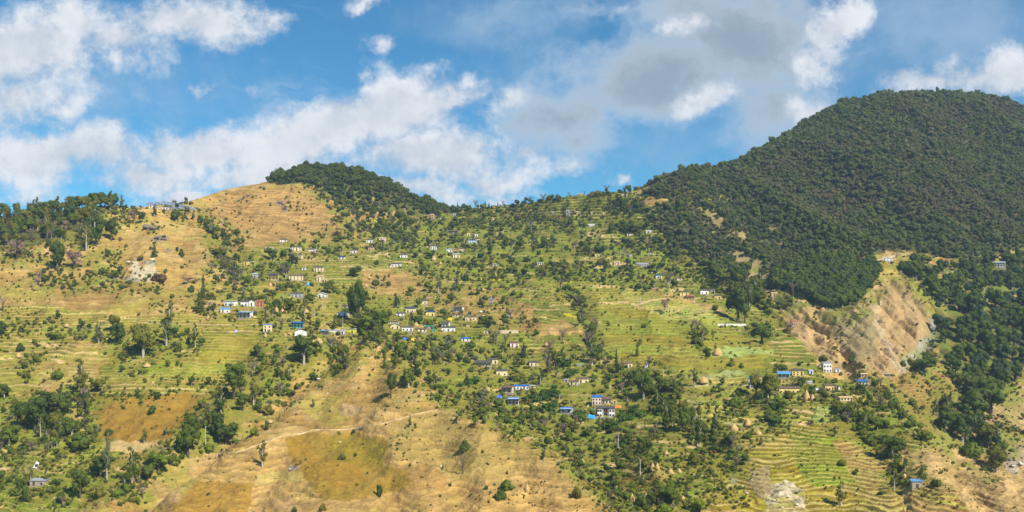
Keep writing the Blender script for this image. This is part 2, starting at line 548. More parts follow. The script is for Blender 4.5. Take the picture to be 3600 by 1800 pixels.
GULLY = [([(1240, 1175), (1130, 1245), (1010, 1335), (900, 1425), (800, 1500), (690, 1580), (560, 1680), (470, 1780)], 12, 40), ([(2330, 840), (2420, 930), (2530, 1000), (2640, 1035), (2740, 1100)], 9, 34),
         ([(1690, 1010), (1800, 1100), (1880, 1200), (1960, 1300)], 3.0, 30), ([(2000, 1010), (2060, 1130), (2080, 1230), (2200, 1360), (2400, 1470), (2520, 1560), (2640, 1680)], 3.2, 32), ([(3070, 1540), (3150, 1650), (3190, 1800)], 2.2, 30),
         ([(2870, 1150), (2960, 1200), (2990, 1300)], 9, 24), ([(3290, 1120), (3230, 1240), (3150, 1310)], 7, 30), ([(560, 770), (700, 800), (850, 880), (900, 940)], 6, 24), ([(0, 1560), (150, 1500), (320, 1420)], 5, 40), ([(1330, 1270), (1290, 1390), (1200, 1500), (1130, 1540)], 5, 46), ([(1180, 1290), (1120, 1380), (1060, 1480)], 4, 40), ([(1270, 1540), (1360, 1640), (1400, 1800)], 5, 50), ([(1520, 1500), (1600, 1620), (1640, 1800)], 5, 48),
         ([(1000, 1580), (940, 1680), (860, 1800)], 5, 46), ([(1750, 1560), (1850, 1680), (1900, 1800)], 4, 40), ([(620, 780), (640, 880), (600, 960)], 6, 40), ([(480, 780), (420, 880), (430, 960)], 6, 40), ([(800, 690), (860, 780), (960, 840)], 7, 44), ([(980, 660), (1050, 760), (1150, 840)], 7, 44), ([(3350, 1600), (3450, 1700), (3500, 1800)], 5, 36)]
gx_, gy_ = GPX + 30 * (fbm(GX / 30, GY / 30, 3, 151) - .5), GPY + 22 * (fbm(GX / 30, GY / 30, 3, 153) - .5)
for pl_, dep, hw_ in GULLY:
    best = np.full(GY.shape, 1e9)
    for (ax_, ay_), (bx_, by_) in zip(pl_[:-1], pl_[1:]):
        tt_ = np.clip(((gx_ - ax_) * (bx_ - ax_) + (gy_ - ay_) * (by_ - ay_)) / ((bx_ - ax_) ** 2 + (by_ - ay_) ** 2), 0, 1)
        best = np.minimum(best, (gx_ - ax_ - tt_ * (bx_ - ax_)) ** 2 + (gy_ - ay_ - tt_ * (by_ - ay_)) ** 2)
    rel -= dep * np.exp(-best / hw_ ** 2)
BZ = GZ + rel * far                      # smooth ground before terracing
PX = GPX
PY = HY - FPX * BZ / GY
jx = PX + 26 * (fbm(GX / 14, GY / 14, 4, 61) - .5) * 2
jy = PY + 14 * (fbm(GX / 14, GY / 14, 4, 71) - .5) * 2

tan_a, tan_b, tan_c = np.array((.425, .272, .082)), np.array((.30, .188, .056)), np.array((.455, .31, .13))
olive, green, bright, straw, soil = np.array((.25, .225, .035)), np.array((.185, .225, .024)), np.array((.24, .33, .018)), np.array((.55, .43, .13)), np.array((.54, .375, .17))
ochre, ochreg, pale = np.array((.29, .165, .022)), np.array((.26, .20, .02)), np.array((.52, .44, .20))
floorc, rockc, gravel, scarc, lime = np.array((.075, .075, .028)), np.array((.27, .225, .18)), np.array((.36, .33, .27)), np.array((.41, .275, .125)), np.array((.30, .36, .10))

n_big = fbm(GX / 60, GY / 60, 4, 81)
n_mid = fbm(GX / 12, GY / 12, 4, 91)
n_fin = fbm(GX / 2.2, GY / 2.2, 3, 95)
lin = fbm(GX / 14, BZ / 0.8 + 2.0 * fbm(GX / 20, GY / 20, 3, 97), 3, 99)     # cattle tracks along the contour
HB = BZ + 4.2 * (fbm(GX / 48, GY / 48, 3, 55) - .5) + 1.9 * (fbm(GX / 15, GY / 15, 2, 56) - .5)
lin = np.clip((lin - .5) * 2.0 + .5, 0, 1)
n_fin = np.clip((n_fin - .5) * 1.6 + .5, 0, 1)
colr = tan_a + (tan_b - tan_a) * sstep(.35, .65, n_big)[..., None]
colr = colr + (tan_c - colr) * (0.6 * sstep(.5, .7, n_mid))[..., None]
colr = colr * (0.72 + 0.56 * lin)[..., None]
colr = colr + (olive * 1.3 - colr) * (0.55 * sstep(.52, .72, fbm(GX / 26, GY / 26, 4, 101)))[..., None]
TERR = np.zeros(GY.shape)                # how strongly terraced
STEP = np.full(GY.shape, 2.0)


def blend(mask, c_, k=1.0):
    global colr
    w = (mask.astype(float) * k)[..., None]
    colr = colr * (1 - w) + c_ * w


def fields(mask, step, probs, lip, riser, strength=1.0, wide=26.0, lump=1, jitter=0.10):
    """terraced fields: level treads of mixed crops with a pale lip and a grassy riser"""
    global colr
    hb = HB
    lev = np.floor(hb / step)
    ph = hb / step - lev
    uu_ = GX + 0.3 * GY + 9 * (fbm(GX / 25, GY / 25, 2, 57) - .5)
    lv2 = np.floor(lev / lump)
    cell = np.floor(uu_ / (wide * (0.6 + 0.9 * _h(lv2, lv2 * 0, 3))))
    r = _h(lv2, cell, 8)
    r2 = _h(lev, cell, 12)
    cum = np.cumsum([p for p, _ in probs])
    cum = cum / cum[-1]
    c_ = np.zeros(colr.shape)
    lo = 0.0
    for hi, (_, pc) in zip(cum, probs):
        c_[(r >= lo) & (r < hi + 1e-9)] = pc
        lo = hi
    c_ = c_ * (1 - jitter + 2 * jitter * r2)[..., None] * (0.75 + 0.5 * n_mid)[..., None]
    patch = sstep(.38, .62, fbm(GX / 20, GY / 20, 3, 58))[..., None]
    rs = (1 - sstep(0.30, 0.38, ph))[..., None]
    c_ = c_ * (1 - rs) + (riser * (0.7 + 0.6 * n_mid)[..., None]) * rs
    lp = (sstep(0.32, 0.40, ph) * (1 - sstep(0.50, 0.62, ph)) * sstep(.35, .55, fbm(GX / 16, GY / 16, 2, 59)))[..., None]
    c_ = c_ * (1 - 0.8 * lp) + lip * 0.8 * lp
    m = mask & True
    brk = strength * (sstep(.20, .40, fbm(GX / 34, GY / 34, 3, 53 + int(wide))) if strength < 1 else 0.85 + .15 * patch[..., 0])
    w = (m * brk)[..., None]
    colr = colr * (1 - w) + c_ * w
    TERR[m] = brk[m]
    STEP[m] = step


def poly(p, soft=True):
    return inside(p, jx if soft else PX, jy if soft else PY)


mixdry = [(.30, tan_a), (.2, straw), (.28, olive * 1.25), (.10, green), (.12, soil)]
mixgreen = [(.34, olive), (.22, green), (.16, straw), (.10, soil), (.12, olive * 1.4), (.06, bright)]
mixvill = [(.40, olive * .85), (.30, green * .85), (.09, straw * .9), (.12, soil * .95), (.05, tan_a), (.05, bright * .9)]
# left hillside
fields(poly([(-900, 1085), (200, 1080), (450, 1120), (700, 1085), (900, 1000), (1150, 1130), (1300, 1190), (1190, 1240), (980, 1330), (800, 1400), (-900, 1430)]), 2.3, mixdry, straw * .9, olive * .85, .9, 44, 1)
fields(poly([(430, 1130), (900, 1180), (900, 1280), (800, 1340), (330, 1350), (380, 1250)]), 2.2, [(.4, olive * 1.35), (.3, bright * .85), (.3, ochreg * 1.3)], straw, olive * .9, 1, 60, 3)
fields(poly([(-900, 1400), (330, 1400), (330, 1540), (580, 1590), (480, 1730), (280, 1810), (0, 1900), (-900, 1900)]), 1.8, mixgreen, straw, green, .9, 20, 1)
blend(poly([(330, 1400), (450, 1388), (640, 1385), (765, 1400), (660, 1520), (520, 1560), (330, 1535)]), ochre, .85)
blend(poly([(0, 1590), (110, 1592), (320, 1600), (320, 1612), (100, 1612), (0, 1608)]), straw, .8)
blend(poly([(0, 1640), (150, 1645), (155, 1665), (0, 1655)]), soil, .8)
blend(poly([(400, 1550), (600, 1560), (590, 1590), (400, 1588)]), soil, .7)
blend(poly([(440, 990), (470, 910), (500, 950), (540, 920), (560, 990)]), np.array((.55, .46, .33)), .8)
# the village hollow and its terraces
fields(poly([(1560, 760), (1620, 725), (2200, 672), (2330, 760), (2400, 880), (2640, 1010), (2760, 1100), (2900, 1330), (3080, 1370), (3250, 1500), (3170, 1560), (3150, 1820), (2210, 1820), (1950, 1592), (1560, 1430),
             (1400, 1215), (1300, 1160), (1200, 1150), (900, 1010), (730, 930), (1000, 830), (1300, 780), (1480, 740)]), 2.7, mixvill, straw * .95, green * .62, .9, 30, 1)
blend(poly([(1230, 1165), (1180, 1235), (1010, 1345), (900, 1450), (700, 1610), (540, 1650), (600, 1540), (720, 1430), (860, 1330), (1000, 1270)]), olive * .95, .75)
fields(poly([(1500, 770), (1620, 725), (2200, 672), (2330, 760), (2400, 880), (2640, 1010), (2560, 1060), (2250, 1010), (1900, 985), (1700, 950), (1400, 930), (1300, 850)]), 4.6, [(.42, olive * .8), (.28, green * .75), (.14, straw * .85), (.14, soil * .9)], straw * .95, green * .62, 1, 46, 1)
blend(poly([(700, 1000), (1250, 1000), (1700, 1200), (2100, 1340), (2250, 1480), (2000, 1560), (1600, 1400), (1400, 1210), (1200, 1150), (900, 1110)]), olive * 1.15, .35)
for p in ([(1280, 960), (1420, 955), (1620, 1000), (1860, 1070), (1900, 1160), (1760, 1165), (1640, 1110), (1400, 1045), (1240, 1010)],
          [(620, 760), (980, 660), (1150, 660), (1330, 830), (1230, 860), (1000, 850), (760, 900), (680, 830)]):
    mk = poly(p)
    blend(mk, tan_a * np.array((.80, .76, .85)) * (0.62 + 0.76 * lin)[..., None], .9)
    TERR[mk] = 0
mk = poly([(1900, 985), (2080, 985), (2250, 1040), (2480, 1105), (2560, 1170), (2700, 1210), (2690, 1300), (2400, 1310), (2150, 1260), (2060, 1130)])
fields(mk, 2.6, [(.35, olive * 1.5), (.3, ochreg * 1.15), (.35, green * 1.2), (.08, straw)], olive * 1.7, olive * .85, 1, 70, 3)
fields(poly([(2160, 1000), (2480, 1080), (2560, 1150), (2350, 1130), (2200, 1060)]), 1.5, [(.5, olive * 1.6), (.3, lime), (.3, soil)], straw, green, .8, 50, 2)
blend(poly([(2530, 1228), (2620, 1222), (2725, 1232), (2710, 1246), (2600, 1254), (2480, 1254)]), lime, .95)
blend(poly([(2400, 1322), (2600, 1306), (2620, 1326), (2420, 1336)]), lime * np.array((1.2, 1.05, 1.3)), .7)
mk = poly([(2420, 1330), (2700, 1340), (2900, 1430), (2920, 1525), (2600, 1530), (2500, 1480), (2380, 1450)])
fields(mk, 2.2, [(.45, pale), (.15, soil), (.25, olive * 1.5), (.15, straw)], straw * 1.1, olive, 1, 40, 1)
blend(poly([(2870, 1430), (2970, 1440), (2960, 1490), (2850, 1480)]), lime * 1.15, .7)
blend(poly([(2790, 1480), (2850, 1480), (2860, 1502), (2800, 1505)]), soil * 1.1, .9)
fields(poly([(2560, 1520), (2760, 1495), (2960, 1490), (3070, 1560), (3150, 1690), (3180, 1830), (2480, 1830), (2520, 1650)]), 1.55, [(.5, ochreg * 1.35), (.3, straw * .8), (.3, olive * 1.5)], straw * 1.1, ochreg * .68, 1, 45, 2)
fields(poly([(2770, 1520), (2940, 1500), (2960, 1600), (3030, 1690), (2870, 1720), (2800, 1640)]), 1.55, [(.6, bright * .95), (.4, olive * 1.2)], straw * 1.1, green * .75, 1, 50, 2)
fields(poly([(2930, 1555), (3060, 1552), (3140, 1690), (3160, 1800), (3060, 1760), (2980, 1640)]), 1.45, [(.6, straw * .85), (.4, tan_a)], straw * 1.15, tan_b * .65, 1, 50, 2)
fields(poly([(2480, 1740), (2680, 1720), (2700, 1830), (2400, 1830)]), 1.4, [(.6, ochreg * 1.35), (.4, tan_a)], straw * 1.1, ochreg, 1, 50, 2)
mk = poly([(2700, 1720), (2760, 1690), (2820, 1740), (2850, 1830), (2690, 1830)])
blend(mk, np.array((.36, .30, .21)) * (0.30 + 1.4 * n_fin)[..., None], .25 + .6 * sstep(.45, .60, fbm(GX / 9, GY / 9, 4, 141)))
TERR[mk] = 0
mk = poly([(2640, 1640), (2700, 1640), (2720, 1720), (2680, 1760), (2630, 1700)])
blend(mk, np.array((.38, .28, .15)), .7)
# central nose: burnt-ochre fallow, a greener flank, dry grass elsewhere
nose = poly([(600, 1830), (700, 1650), (1000, 1530), (1545, 1440), (1700, 1510), (1960, 1620), (2180, 1830)])
blend(nose, tan_a * np.array((1.02, 1.0, 1.1)) * (0.66 + 0.64 * lin)[..., None], .7)
blend(poly([(1370, 1500), (1530, 1450), (1800, 1550), (1850, 1680), (1600, 1700), (1500, 1630), (1350, 1600)]), np.array((.33, .255, .07)), .45)
blend(poly([(1010, 1545), (1070, 1527), (1245, 1512), (1300, 1540), (1355, 1548), (1370, 1570), (1350, 1595), (1355, 1640), (1435, 1655), (1445, 1680), (1430, 1720), (1350, 1750), (1220, 1755), (1120, 1750), (1100, 1705),
            (1075, 1680), (1045, 1670), (1020, 1600)]), np.array((.285, .185, .026)), .85)
blend(poly([(1180, 1520), (1300, 1545), (1360, 1570), (1350, 1640), (1240, 1640), (1150, 1580)]), ochreg, .6)
blend(poly([(1010, 1545), (1070, 1530), (1100, 1600), (1250, 1640), (1300, 1700), (1200, 1720), (1045, 1670), (1020, 1600)]), ochre * 1.1, .5)
blend(poly([(1440, 1660), (1500, 1630), (1570, 1700), (1560, 1720), (1430, 1725)]), np.array((.40, .235, .07)), .6)
blend(poly([(590, 1830), (680, 1690), (880, 1695), (890, 1720), (850, 1830)]), ochre * 1.1, .75)
blend(poly([(900, 1660), (1050, 1650), (1080, 1690), (900, 1700)]), straw * .9, .6)
TERR[nose] = 0
blend(poly([(940, 1790), (960, 1740), (1010, 1745), (1060, 1800)]), np.array((.42, .26, .12)), .7)
# right-hand spur, landslide and the hillside across its gully
mk = poly([(3170, 1570), (3300, 1545), (3600, 1690), (4500, 1950), (4500, 1950), (3190, 1830), (3150, 1700)])
blend(mk, np.array((.45, .30, .125)) * (0.7 + 0.6 * lin)[..., None], .85)
TERR[mk] = 0
fields(poly([(3190, 1720), (3340, 1720), (3420, 1800), (3400, 1830), (3180, 1830)]), 1.6, [(.6, tan_a), (.4, olive * 1.5)], straw * 1.1, tan_b, 1, 60, 2)
fields(poly([(3200, 1490), (3330, 1510), (3360, 1570), (3200, 1590)]), 1.8, [(.4, pale), (.3, lime), (.3, straw)], straw, olive, .9, 20, 1)
mk = poly([(2720, 1020), (2790, 1010), (2950, 1110), (3090, 1000), (3110, 960), (3200, 985), (3330, 1095), (3310, 1160), (3240, 1280), (3160, 1320), (3060, 1310), (2990, 1330), (2900, 1270), (2790, 1180), (2720, 1080)])
blend(mk, scarc * (0.66 + 0.68 * fbm(GX / 5 - GY / 9, GY / 28, 4, 121))[..., None], .95)
TERR[mk] = 0
blend(poly([(2790, 1030), (2870, 1050), (2960, 1130), (2940, 1170), (2990, 1290), (2940, 1270), (2870, 1160)]), np.array((.56, .36, .14)), .6)
blend(poly([(3080, 1050), (3105, 1050), (3098, 1120), (3140, 1220), (3160, 1300), (3130, 1290), (3080, 1150)]), np.array((.50, .39, .24)), .6)
blend(poly([(2900, 1085), (3060, 1090), (3090, 1160), (3070, 1230), (3010, 1300), (2960, 1200)]), np.array((.25, .205, .095)) * (0.6 + .8 * n_mid)[..., None], .8)
blend(poly([(3200, 985), (3330, 1095), (3290, 1120), (3240, 1080), (3190, 1020)]), olive * 1.2, .6)
blend(poly([(3130, 990), (3190, 1000), (3260, 1110), (3230, 1130), (3160, 1060)]), np.array((.34, .24, .12)), .5)
blend(poly([(3255, 1115), (3335, 1098), (3320, 1170), (3240, 1270), (3150, 1310), (3200, 1240), (3270, 1180)]), gravel, .9)
fields(poly([(3060, 1340), (3230, 1300), (3340, 1310), (3400, 1400), (3350, 1490), (3230, 1470), (3100, 1410)]), 2.0, [(.6, tan_b * .95), (.4, tan_a * .9)], straw * .9, tan_b * .85, 1, 80, 2)
mk = poly([(3380, 1400), (3560, 1370), (3600, 1350), (4500, 1350), (4500, 1950), (3620, 1700), (3460, 1600), (3320, 1540)])
blend(mk, np.array((.37, .255, .12)) * (0.65 + 0.7 * n_mid)[..., None], .85)
blend(poly([(3480, 1600), (3600, 1560), (3600, 1650), (3540, 1640)]), rockc, .5)
# tops
FOREST_M = [(2245, 690), (2300, 640), (2450, 585), (2560, 585), (2750, 470), (2950, 355), (3350, 310), (3600, 360), (4500, 660), (4500, 1000), (3600, 905), (3520, 900), (3450, 935), (3200, 880), (3010, 905), (2950, 930), (2720, 1010),
            (2660, 1010), (2560, 985), (2420, 900), (2310, 800), (2290, 740), (2400, 725), (2420, 700)]
FOREST_L = [(2700, 970), (2950, 915), (3090, 945), (3080, 1000), (3000, 1085), (2900, 1090), (2790, 1030), (2720, 1020)]
FOREST_R = [(3190, 925), (3450, 935), (3600, 905), (4500, 900), (4500, 1080), (3600, 1040), (3400, 1075), (3325, 1085), (3250, 1010), (3150, 955)]
FOREST_N = [(3330, 1095), (3420, 1080), (3600, 1055), (4500, 1080), (4500, 1340), (3600, 1300), (3560, 1370), (3430, 1450), (3380, 1400), (3340, 1290), (3290, 1250), (3300, 1170)]
FOREST_D = [(900, 640), (1000, 600), (1130, 570), (1270, 590), (1400, 655), (1560, 725), (1570, 748), (1480, 765), (1330, 735), (1230, 735), (1170, 695), (1120, 655), (1000, 645)]
FOREST_G = [(-900, 740), (80, 745), (200, 705), (280, 690), (340, 680), (415, 690), (420, 740), (365, 765), (360, 830), (300, 850), (200, 845), (120, 860), (0, 880), (-900, 900)]
CLEAR = [[(2560, 803), (2600, 806), (2640, 812), (2645, 850), (2560, 842)], [(2698, 800), (2745, 800), (2738, 826), (2712, 822)], [(2610, 780), (2660, 772), (2680, 785), (2600, 795)],
         [(2560, 880), (2650, 880), (2660, 900), (2700, 955), (2712, 1005), (2640, 1012), (2600, 950)], [(2640, 845), (2760, 850), (2770, 868), (2640, 858)],
         [(2480, 690), (2600, 690), (2640, 715), (2480, 712)], [(2440, 730), (2520, 740), (2560, 790), (2530, 800)],
         [(3000, 925), (3110, 903), (3205, 880), (3215, 892), (3120, 920), (3030, 938)], [(3445, 922), (3520, 890), (3620, 872), (3620, 898), (3545, 915), (3455, 928)],
         [(3110, 940), (3150, 930), (3160, 985), (3110, 985)], [(3300, 965), (3400, 955), (3395, 970), (3310, 985)], [(3420, 1045), (3600, 1020), (3600, 1045), (3400, 1065)]]
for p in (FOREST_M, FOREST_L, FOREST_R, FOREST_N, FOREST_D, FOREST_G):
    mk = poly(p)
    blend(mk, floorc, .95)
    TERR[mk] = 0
for i, p in enumerate(CLEAR):
    mk = poly(p)
    blend(mk, (np.array((.36, .28, .07)) if i in (8, 9) else olive * 1.05 if i == 5 else np.array((.37, .265, .125))) * (0.7 + 0.6 * lin)[..., None], .95)
    if i in (3, 4):
        TERR[mk] = .8
# bare earth banks and pale strips of ploughed fields in the hollow
for xa, ya, xb, yb, h_ in ((1940, 925, 2180, 905, 9), (2020, 945, 2200, 935, 6), (1930, 1078, 2300, 1060, 7), (2050, 828, 2130, 815, 7), (2060, 840, 2170, 835, 5), (1870, 845, 1950, 843, 5), (2200, 1020, 2330, 1010, 7), (2070, 1010, 2160, 1006, 9),
                           (2330, 1030, 2400, 1024, 8), (2280, 1060, 2400, 1055, 6), (2650, 1062, 2720, 1068, 10), (1990, 1170, 2120, 1160, 5), (1740, 825, 1800, 800, 6), (1700, 850, 1800, 832, 5), (1260, 906, 1380, 900, 5), (1660, 1480, 1800, 1470, 8),
                           (1960, 1620, 2080, 1595, 8), (2130, 1560, 2250, 1540, 7), (2230, 1500, 2330, 1490, 9), (1990, 1490, 2060, 1500, 14), (1690, 1370, 1750, 1380, 10), (1880, 1420, 1940, 1420, 12), (2140, 1370, 2190, 1380, 9), (640, 1230, 700, 1235, 4),
                           (265, 1250, 310, 1246, 8), (330, 1248, 350, 1244, 7), (1110, 1200, 1200, 1190, 10), (1060, 1210, 1130, 1212, 9), (420, 1270, 530, 1268, 5), (40, 1190, 240, 1215, 5), (0, 1265, 220, 1270, 5), (480, 1310, 560, 1366, 5)):
    tt = np.clip((jx - xa) / max(xb - xa, 1), 0, 1)
    yl = ya + (yb - ya) * tt
    blend((np.abs(jy - yl) < h_ * 0.5) & (jx > xa) & (jx < xb), soil * 1.08, .85)
# yellow mustard plots
for cx_, cy_, rx_, ry_ in ((1330, 853, 12, 3.5), (1750, 890, 18, 5), (1715, 985, 32, 4), (3035, 1420, 18, 6), (2330, 980, 14, 5), (1445, 1193, 12, 5), (1580, 1123, 8, 6), (2010, 1110, 24, 6)):
    blend(((jx - cx_) / rx_) ** 2 + ((jy - cy_) / ry_) ** 2 < 1, np.array((.62, .50, .02)), .9)
# dark rock bands on the dry faces
for cx_, cy_, rx_, ry_, c_ in ((532, 803, 28, 13, rockc * .75), (560, 838, 34, 12, rockc * .8), (520, 925, 30, 10, rockc), (600, 880, 16, 8, rockc * .7), (430, 985, 60, 8, rockc), (980, 715, 18, 9, rockc * .6), (1000, 735, 14, 8, rockc * .6),
                               (1025, 1640, 22, 10, rockc * 1.2), (1240, 1440, 45, 18, np.array((.36, .25, .13))), (3560, 1640, 30, 22, rockc * 1.2), (2590, 1690, 10, 24, rockc)):
    q = ((jx - cx_) / rx_) ** 2 + ((jy - cy_) / ry_) ** 2
    blend(q < 1, c_ * (0.6 + 0.8 * n_fin)[..., None], .75)

colr = colr * (0.84 + 0.32 * n_fin)[..., None]
# cut the terraces
hb = HB
ph = hb / STEP - np.floor(hb / STEP)
stair = np.floor(hb / STEP) * STEP + STEP * (0.12 * ph + 0.88 * sstep(0.02, 0.36, ph))
TZ = BZ + (stair - hb) * TERR * 0.85
TZ += 0.7 * (n_fin - .5) * (1 - 0.6 * TERR) + 1.3 * (lin - .5) * (1 - TERR) + 2.4 * (n_mid - .5) * (1 - .85 * TERR)
PYF = HY - FPX * TZ / GY
idx = np.arange(NRW * NCL).reshape(NRW, NCL)
quads = np.stack([idx[:-1, :-1], idx[:-1, 1:], idx[1:, 1:], idx[1:, :-1]], -1).reshape(-1, 4)

gm = bpy.data.materials.new("hillside_ground")
t = NT(gm)
at_c = t.new('ShaderNodeVertexColor', layer_name='ground')
geo = t.new('ShaderNodeNewGeometry')
pos = geo.outputs['Position']
stretch = t.new('ShaderNodeMapping')
stretch.inputs['Scale'].default_value = (0.35, 0.35, 1.6)
t.l.new(pos, stretch.inputs[0])
n1 = t.noise(pos, 0.9, 5.0, 0.65)
n2 = t.noise(stretch.outputs[0], 1.1, 4.0, 0.6)
n3 = t.noise(pos, 0.12, 4.0, 0.6)
g = t.math('MULTIPLY_ADD', n1, 0.75, t.math('MULTIPLY_ADD', n2, 0.55, t.math('MULTIPLY_ADD', n3, 0.5, 0.10)))
sc = t.new('ShaderNodeVectorMath', operation='SCALE')
t.l.new(at_c.outputs[0], sc.inputs[0])
t.l.new(g, sc.inputs['Scale'])
tuft = t.range(t.noise(pos, 0.55, 5.0, 0.7), 0.60, 0.70)
cc = t.mix(t.math('MULTIPLY', tuft, 0.45), sc.outputs[0], (0.10, 0.095, 0.025))
b = t.new('ShaderNodeBsdfPrincipled')
t.l.new(cc, b.inputs['Base Color'])
b.inputs['Roughness'].default_value = 0.95
b.inputs['Specular IOR Level'].default_value = 0.05
bp = t.new('ShaderNodeBump')
bp.inputs['Strength'].default_value = 0.9
bp.inputs['Distance'].default_value = 0.9
t.l.new(t.math('ADD', n1, n2), bp.inputs['Height'])
t.l.new(bp.outputs[0], b.inputs['Normal'])
t.l.new(b.outputs[0], t.out.inputs[0])
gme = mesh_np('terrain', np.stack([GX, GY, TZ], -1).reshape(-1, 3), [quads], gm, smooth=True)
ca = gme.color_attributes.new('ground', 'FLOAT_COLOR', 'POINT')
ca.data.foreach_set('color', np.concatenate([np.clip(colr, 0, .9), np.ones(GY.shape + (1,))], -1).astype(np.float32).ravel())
terrain = tag(link('terrain', gme), 'terraced mountainside of dry grass and green fields', 'terrain', kind='structure')

RMIN = np.minimum.accumulate(PYF[14:], axis=0)


def at(px, py):
    """the first ground point met along the ray through a photo pixel (the ridge when it passes above)"""
    j = int(np.clip(np.searchsorted(px_cols, px), 1, NCL - 1))
    f = float(np.clip((px - px_cols[j - 1]) / (px_cols[j] - px_cols[j - 1]), 0, 1))
    cj = j if f > .5 else j - 1
    cm = RMIN[:, cj]
    k = int(np.searchsorted(-cm, -py, side='left'))
    if k >= len(cm):
        k = int(np.argmin(PYF[14:, cj]))
        y = GY[14 + k, cj]
        return Vector(((px - CX) / FPX * y, y, TZ[14 + k, cj]))
    k = max(k, 1)
    p0, p1 = PYF[14 + k - 1, cj], PYF[14 + k, cj]
    w = float(np.clip((p0 - py) / (p0 - p1), 0, 1)) if p0 > p1 else 1.0
    y = GY[13 + k, cj] * (1 - w) + GY[14 + k, cj] * w
    z = TZ[13 + k, cj] * (1 - w) + TZ[14 + k, cj] * w
    return Vector(((px - CX) / FPX * y, y, z))


FR = {'A': (500, 640, 4.026), 'B': (700, 940, 4.026), 'C': (900, 780, 4.026), 'D': (1150, 960, 4.026), 'E': (1300, 680, 4.026), 'F': (1400, 1000, 4.026), 'G': (1600, 1180, 4.026), 'H': (2000, 1180, 4.026),
      'I': (2550, 1200, 4.293), 'J': (2250, 880, 4.025), 'K': (1850, 660, 4.026), 'L': (2450, 740, 4.684), 'M': (3000, 820, 3.39), 'N': (3100, 1300, 2.576),
      'P': (0, 1150, 1.981), 'Q': (900, 1150, 1.981), 'R': (1800, 1150, 1.981), 'S': (2700, 850, 1.3556), 'T': (0, 550, 1.981), 'U': (900, 550, 1.981), 'V': (1800, 550, 1.981), 'W': (0, 600, 3.68), 'X': (2500, 1450, 3.68)}


def ph_(f, x, y):
    a, b_, s = FR[f]
    return a + x / s, b_ + y / s


LAND = []        # landmarks that plants are told apart by: (px, py, phrase)

# ------------------------------------------------------------------ houses
WALL = {'white': (.74, .73, .70), 'cream': (.72, .59, .36), 'yellow': (.74, .58, .22), 'mud': (.54, .39, .22), 'pink': (.58, .34, .24), 'salmon': (.60, .22, .14), 'turq': (.04, .42, .48), 'lime': (.62, .66, .08),
        'ochre': (.55, .36, .10), 'stone': (.36, .31, .25), 'dark': (.10, .085, .07), 'palepink': (.72, .58, .48), 'grey': (.42, .42, .42), 'bluewhite': (.55, .62, .70)}
ROOF = {'slate': (.095, .085, .08), 'brown': (.15, .10, .07), 'tin': (.36, .38, .41), 'paletin': (.55, .57, .60), 'blue': (.025, .14, .50), 'skyblue': (.12, .32, .60), 'navy': (.035, .06, .16), 'teal': (.06, .42, .38),
        'straw': (.52, .37, .17), 'red': (.50, .07, .05), 'clay': (.33, .14, .08), 'mint': (.45, .60, .48), 'white': (.72, .72, .72)}
wood = paint('dark_wood', (.085, .055, .035), .3, 3.0)
pane_m = paint('window_pane', (.02, .022, .025), .2, 2.0, rough=.25, spec=.5)
stone_m = paint('rubble_stone', (.30, .25, .19), .45, 1.6)


def wmat(k):
    return paint('wall_' + k, WALL[k], .20, .9)


def rmat(k):
    return paint('roof_' + k, ROOF[k], .30, .8, rough=.5 if k in ('tin', 'blue', 'skyblue', 'navy', 'paletin', 'white', 'teal') else .9)


def frame_mesh(name, w, h):
    m = MB()
    t_ = .11
    m.box(-w / 2 - t_, -w / 2, -.10, .06, -t_, h + t_)
    m.box(w / 2, w / 2 + t_, -.10, .06, -t_, h + t_)
    m.box(-w / 2, w / 2, -.10, .06, h, h + t_)
    m.box(-w / 2, w / 2, -.12, .06, -t_, 0)
    if name == 'window':
        m.box(-.03, .03, -.07, .04, 0, h)
    return m.mesh(name, wood)


def pane_mesh(name, w, h, mat):
    m = MB()
    m.box(-w / 2, w / 2, -.035, .03, 0, h)
    return m.mesh(name, mat)


WIN_F, WIN_P = frame_mesh('window', .82, .92), pane_mesh('pane', .82, .92, pane_m)
DOOR_F, DOOR_P = frame_mesh('door', .95, 1.9), pane_mesh('door_leaf', .95, 1.9, paint('door_wood', (.11, .06, .03), .3, 3))
HN = 0


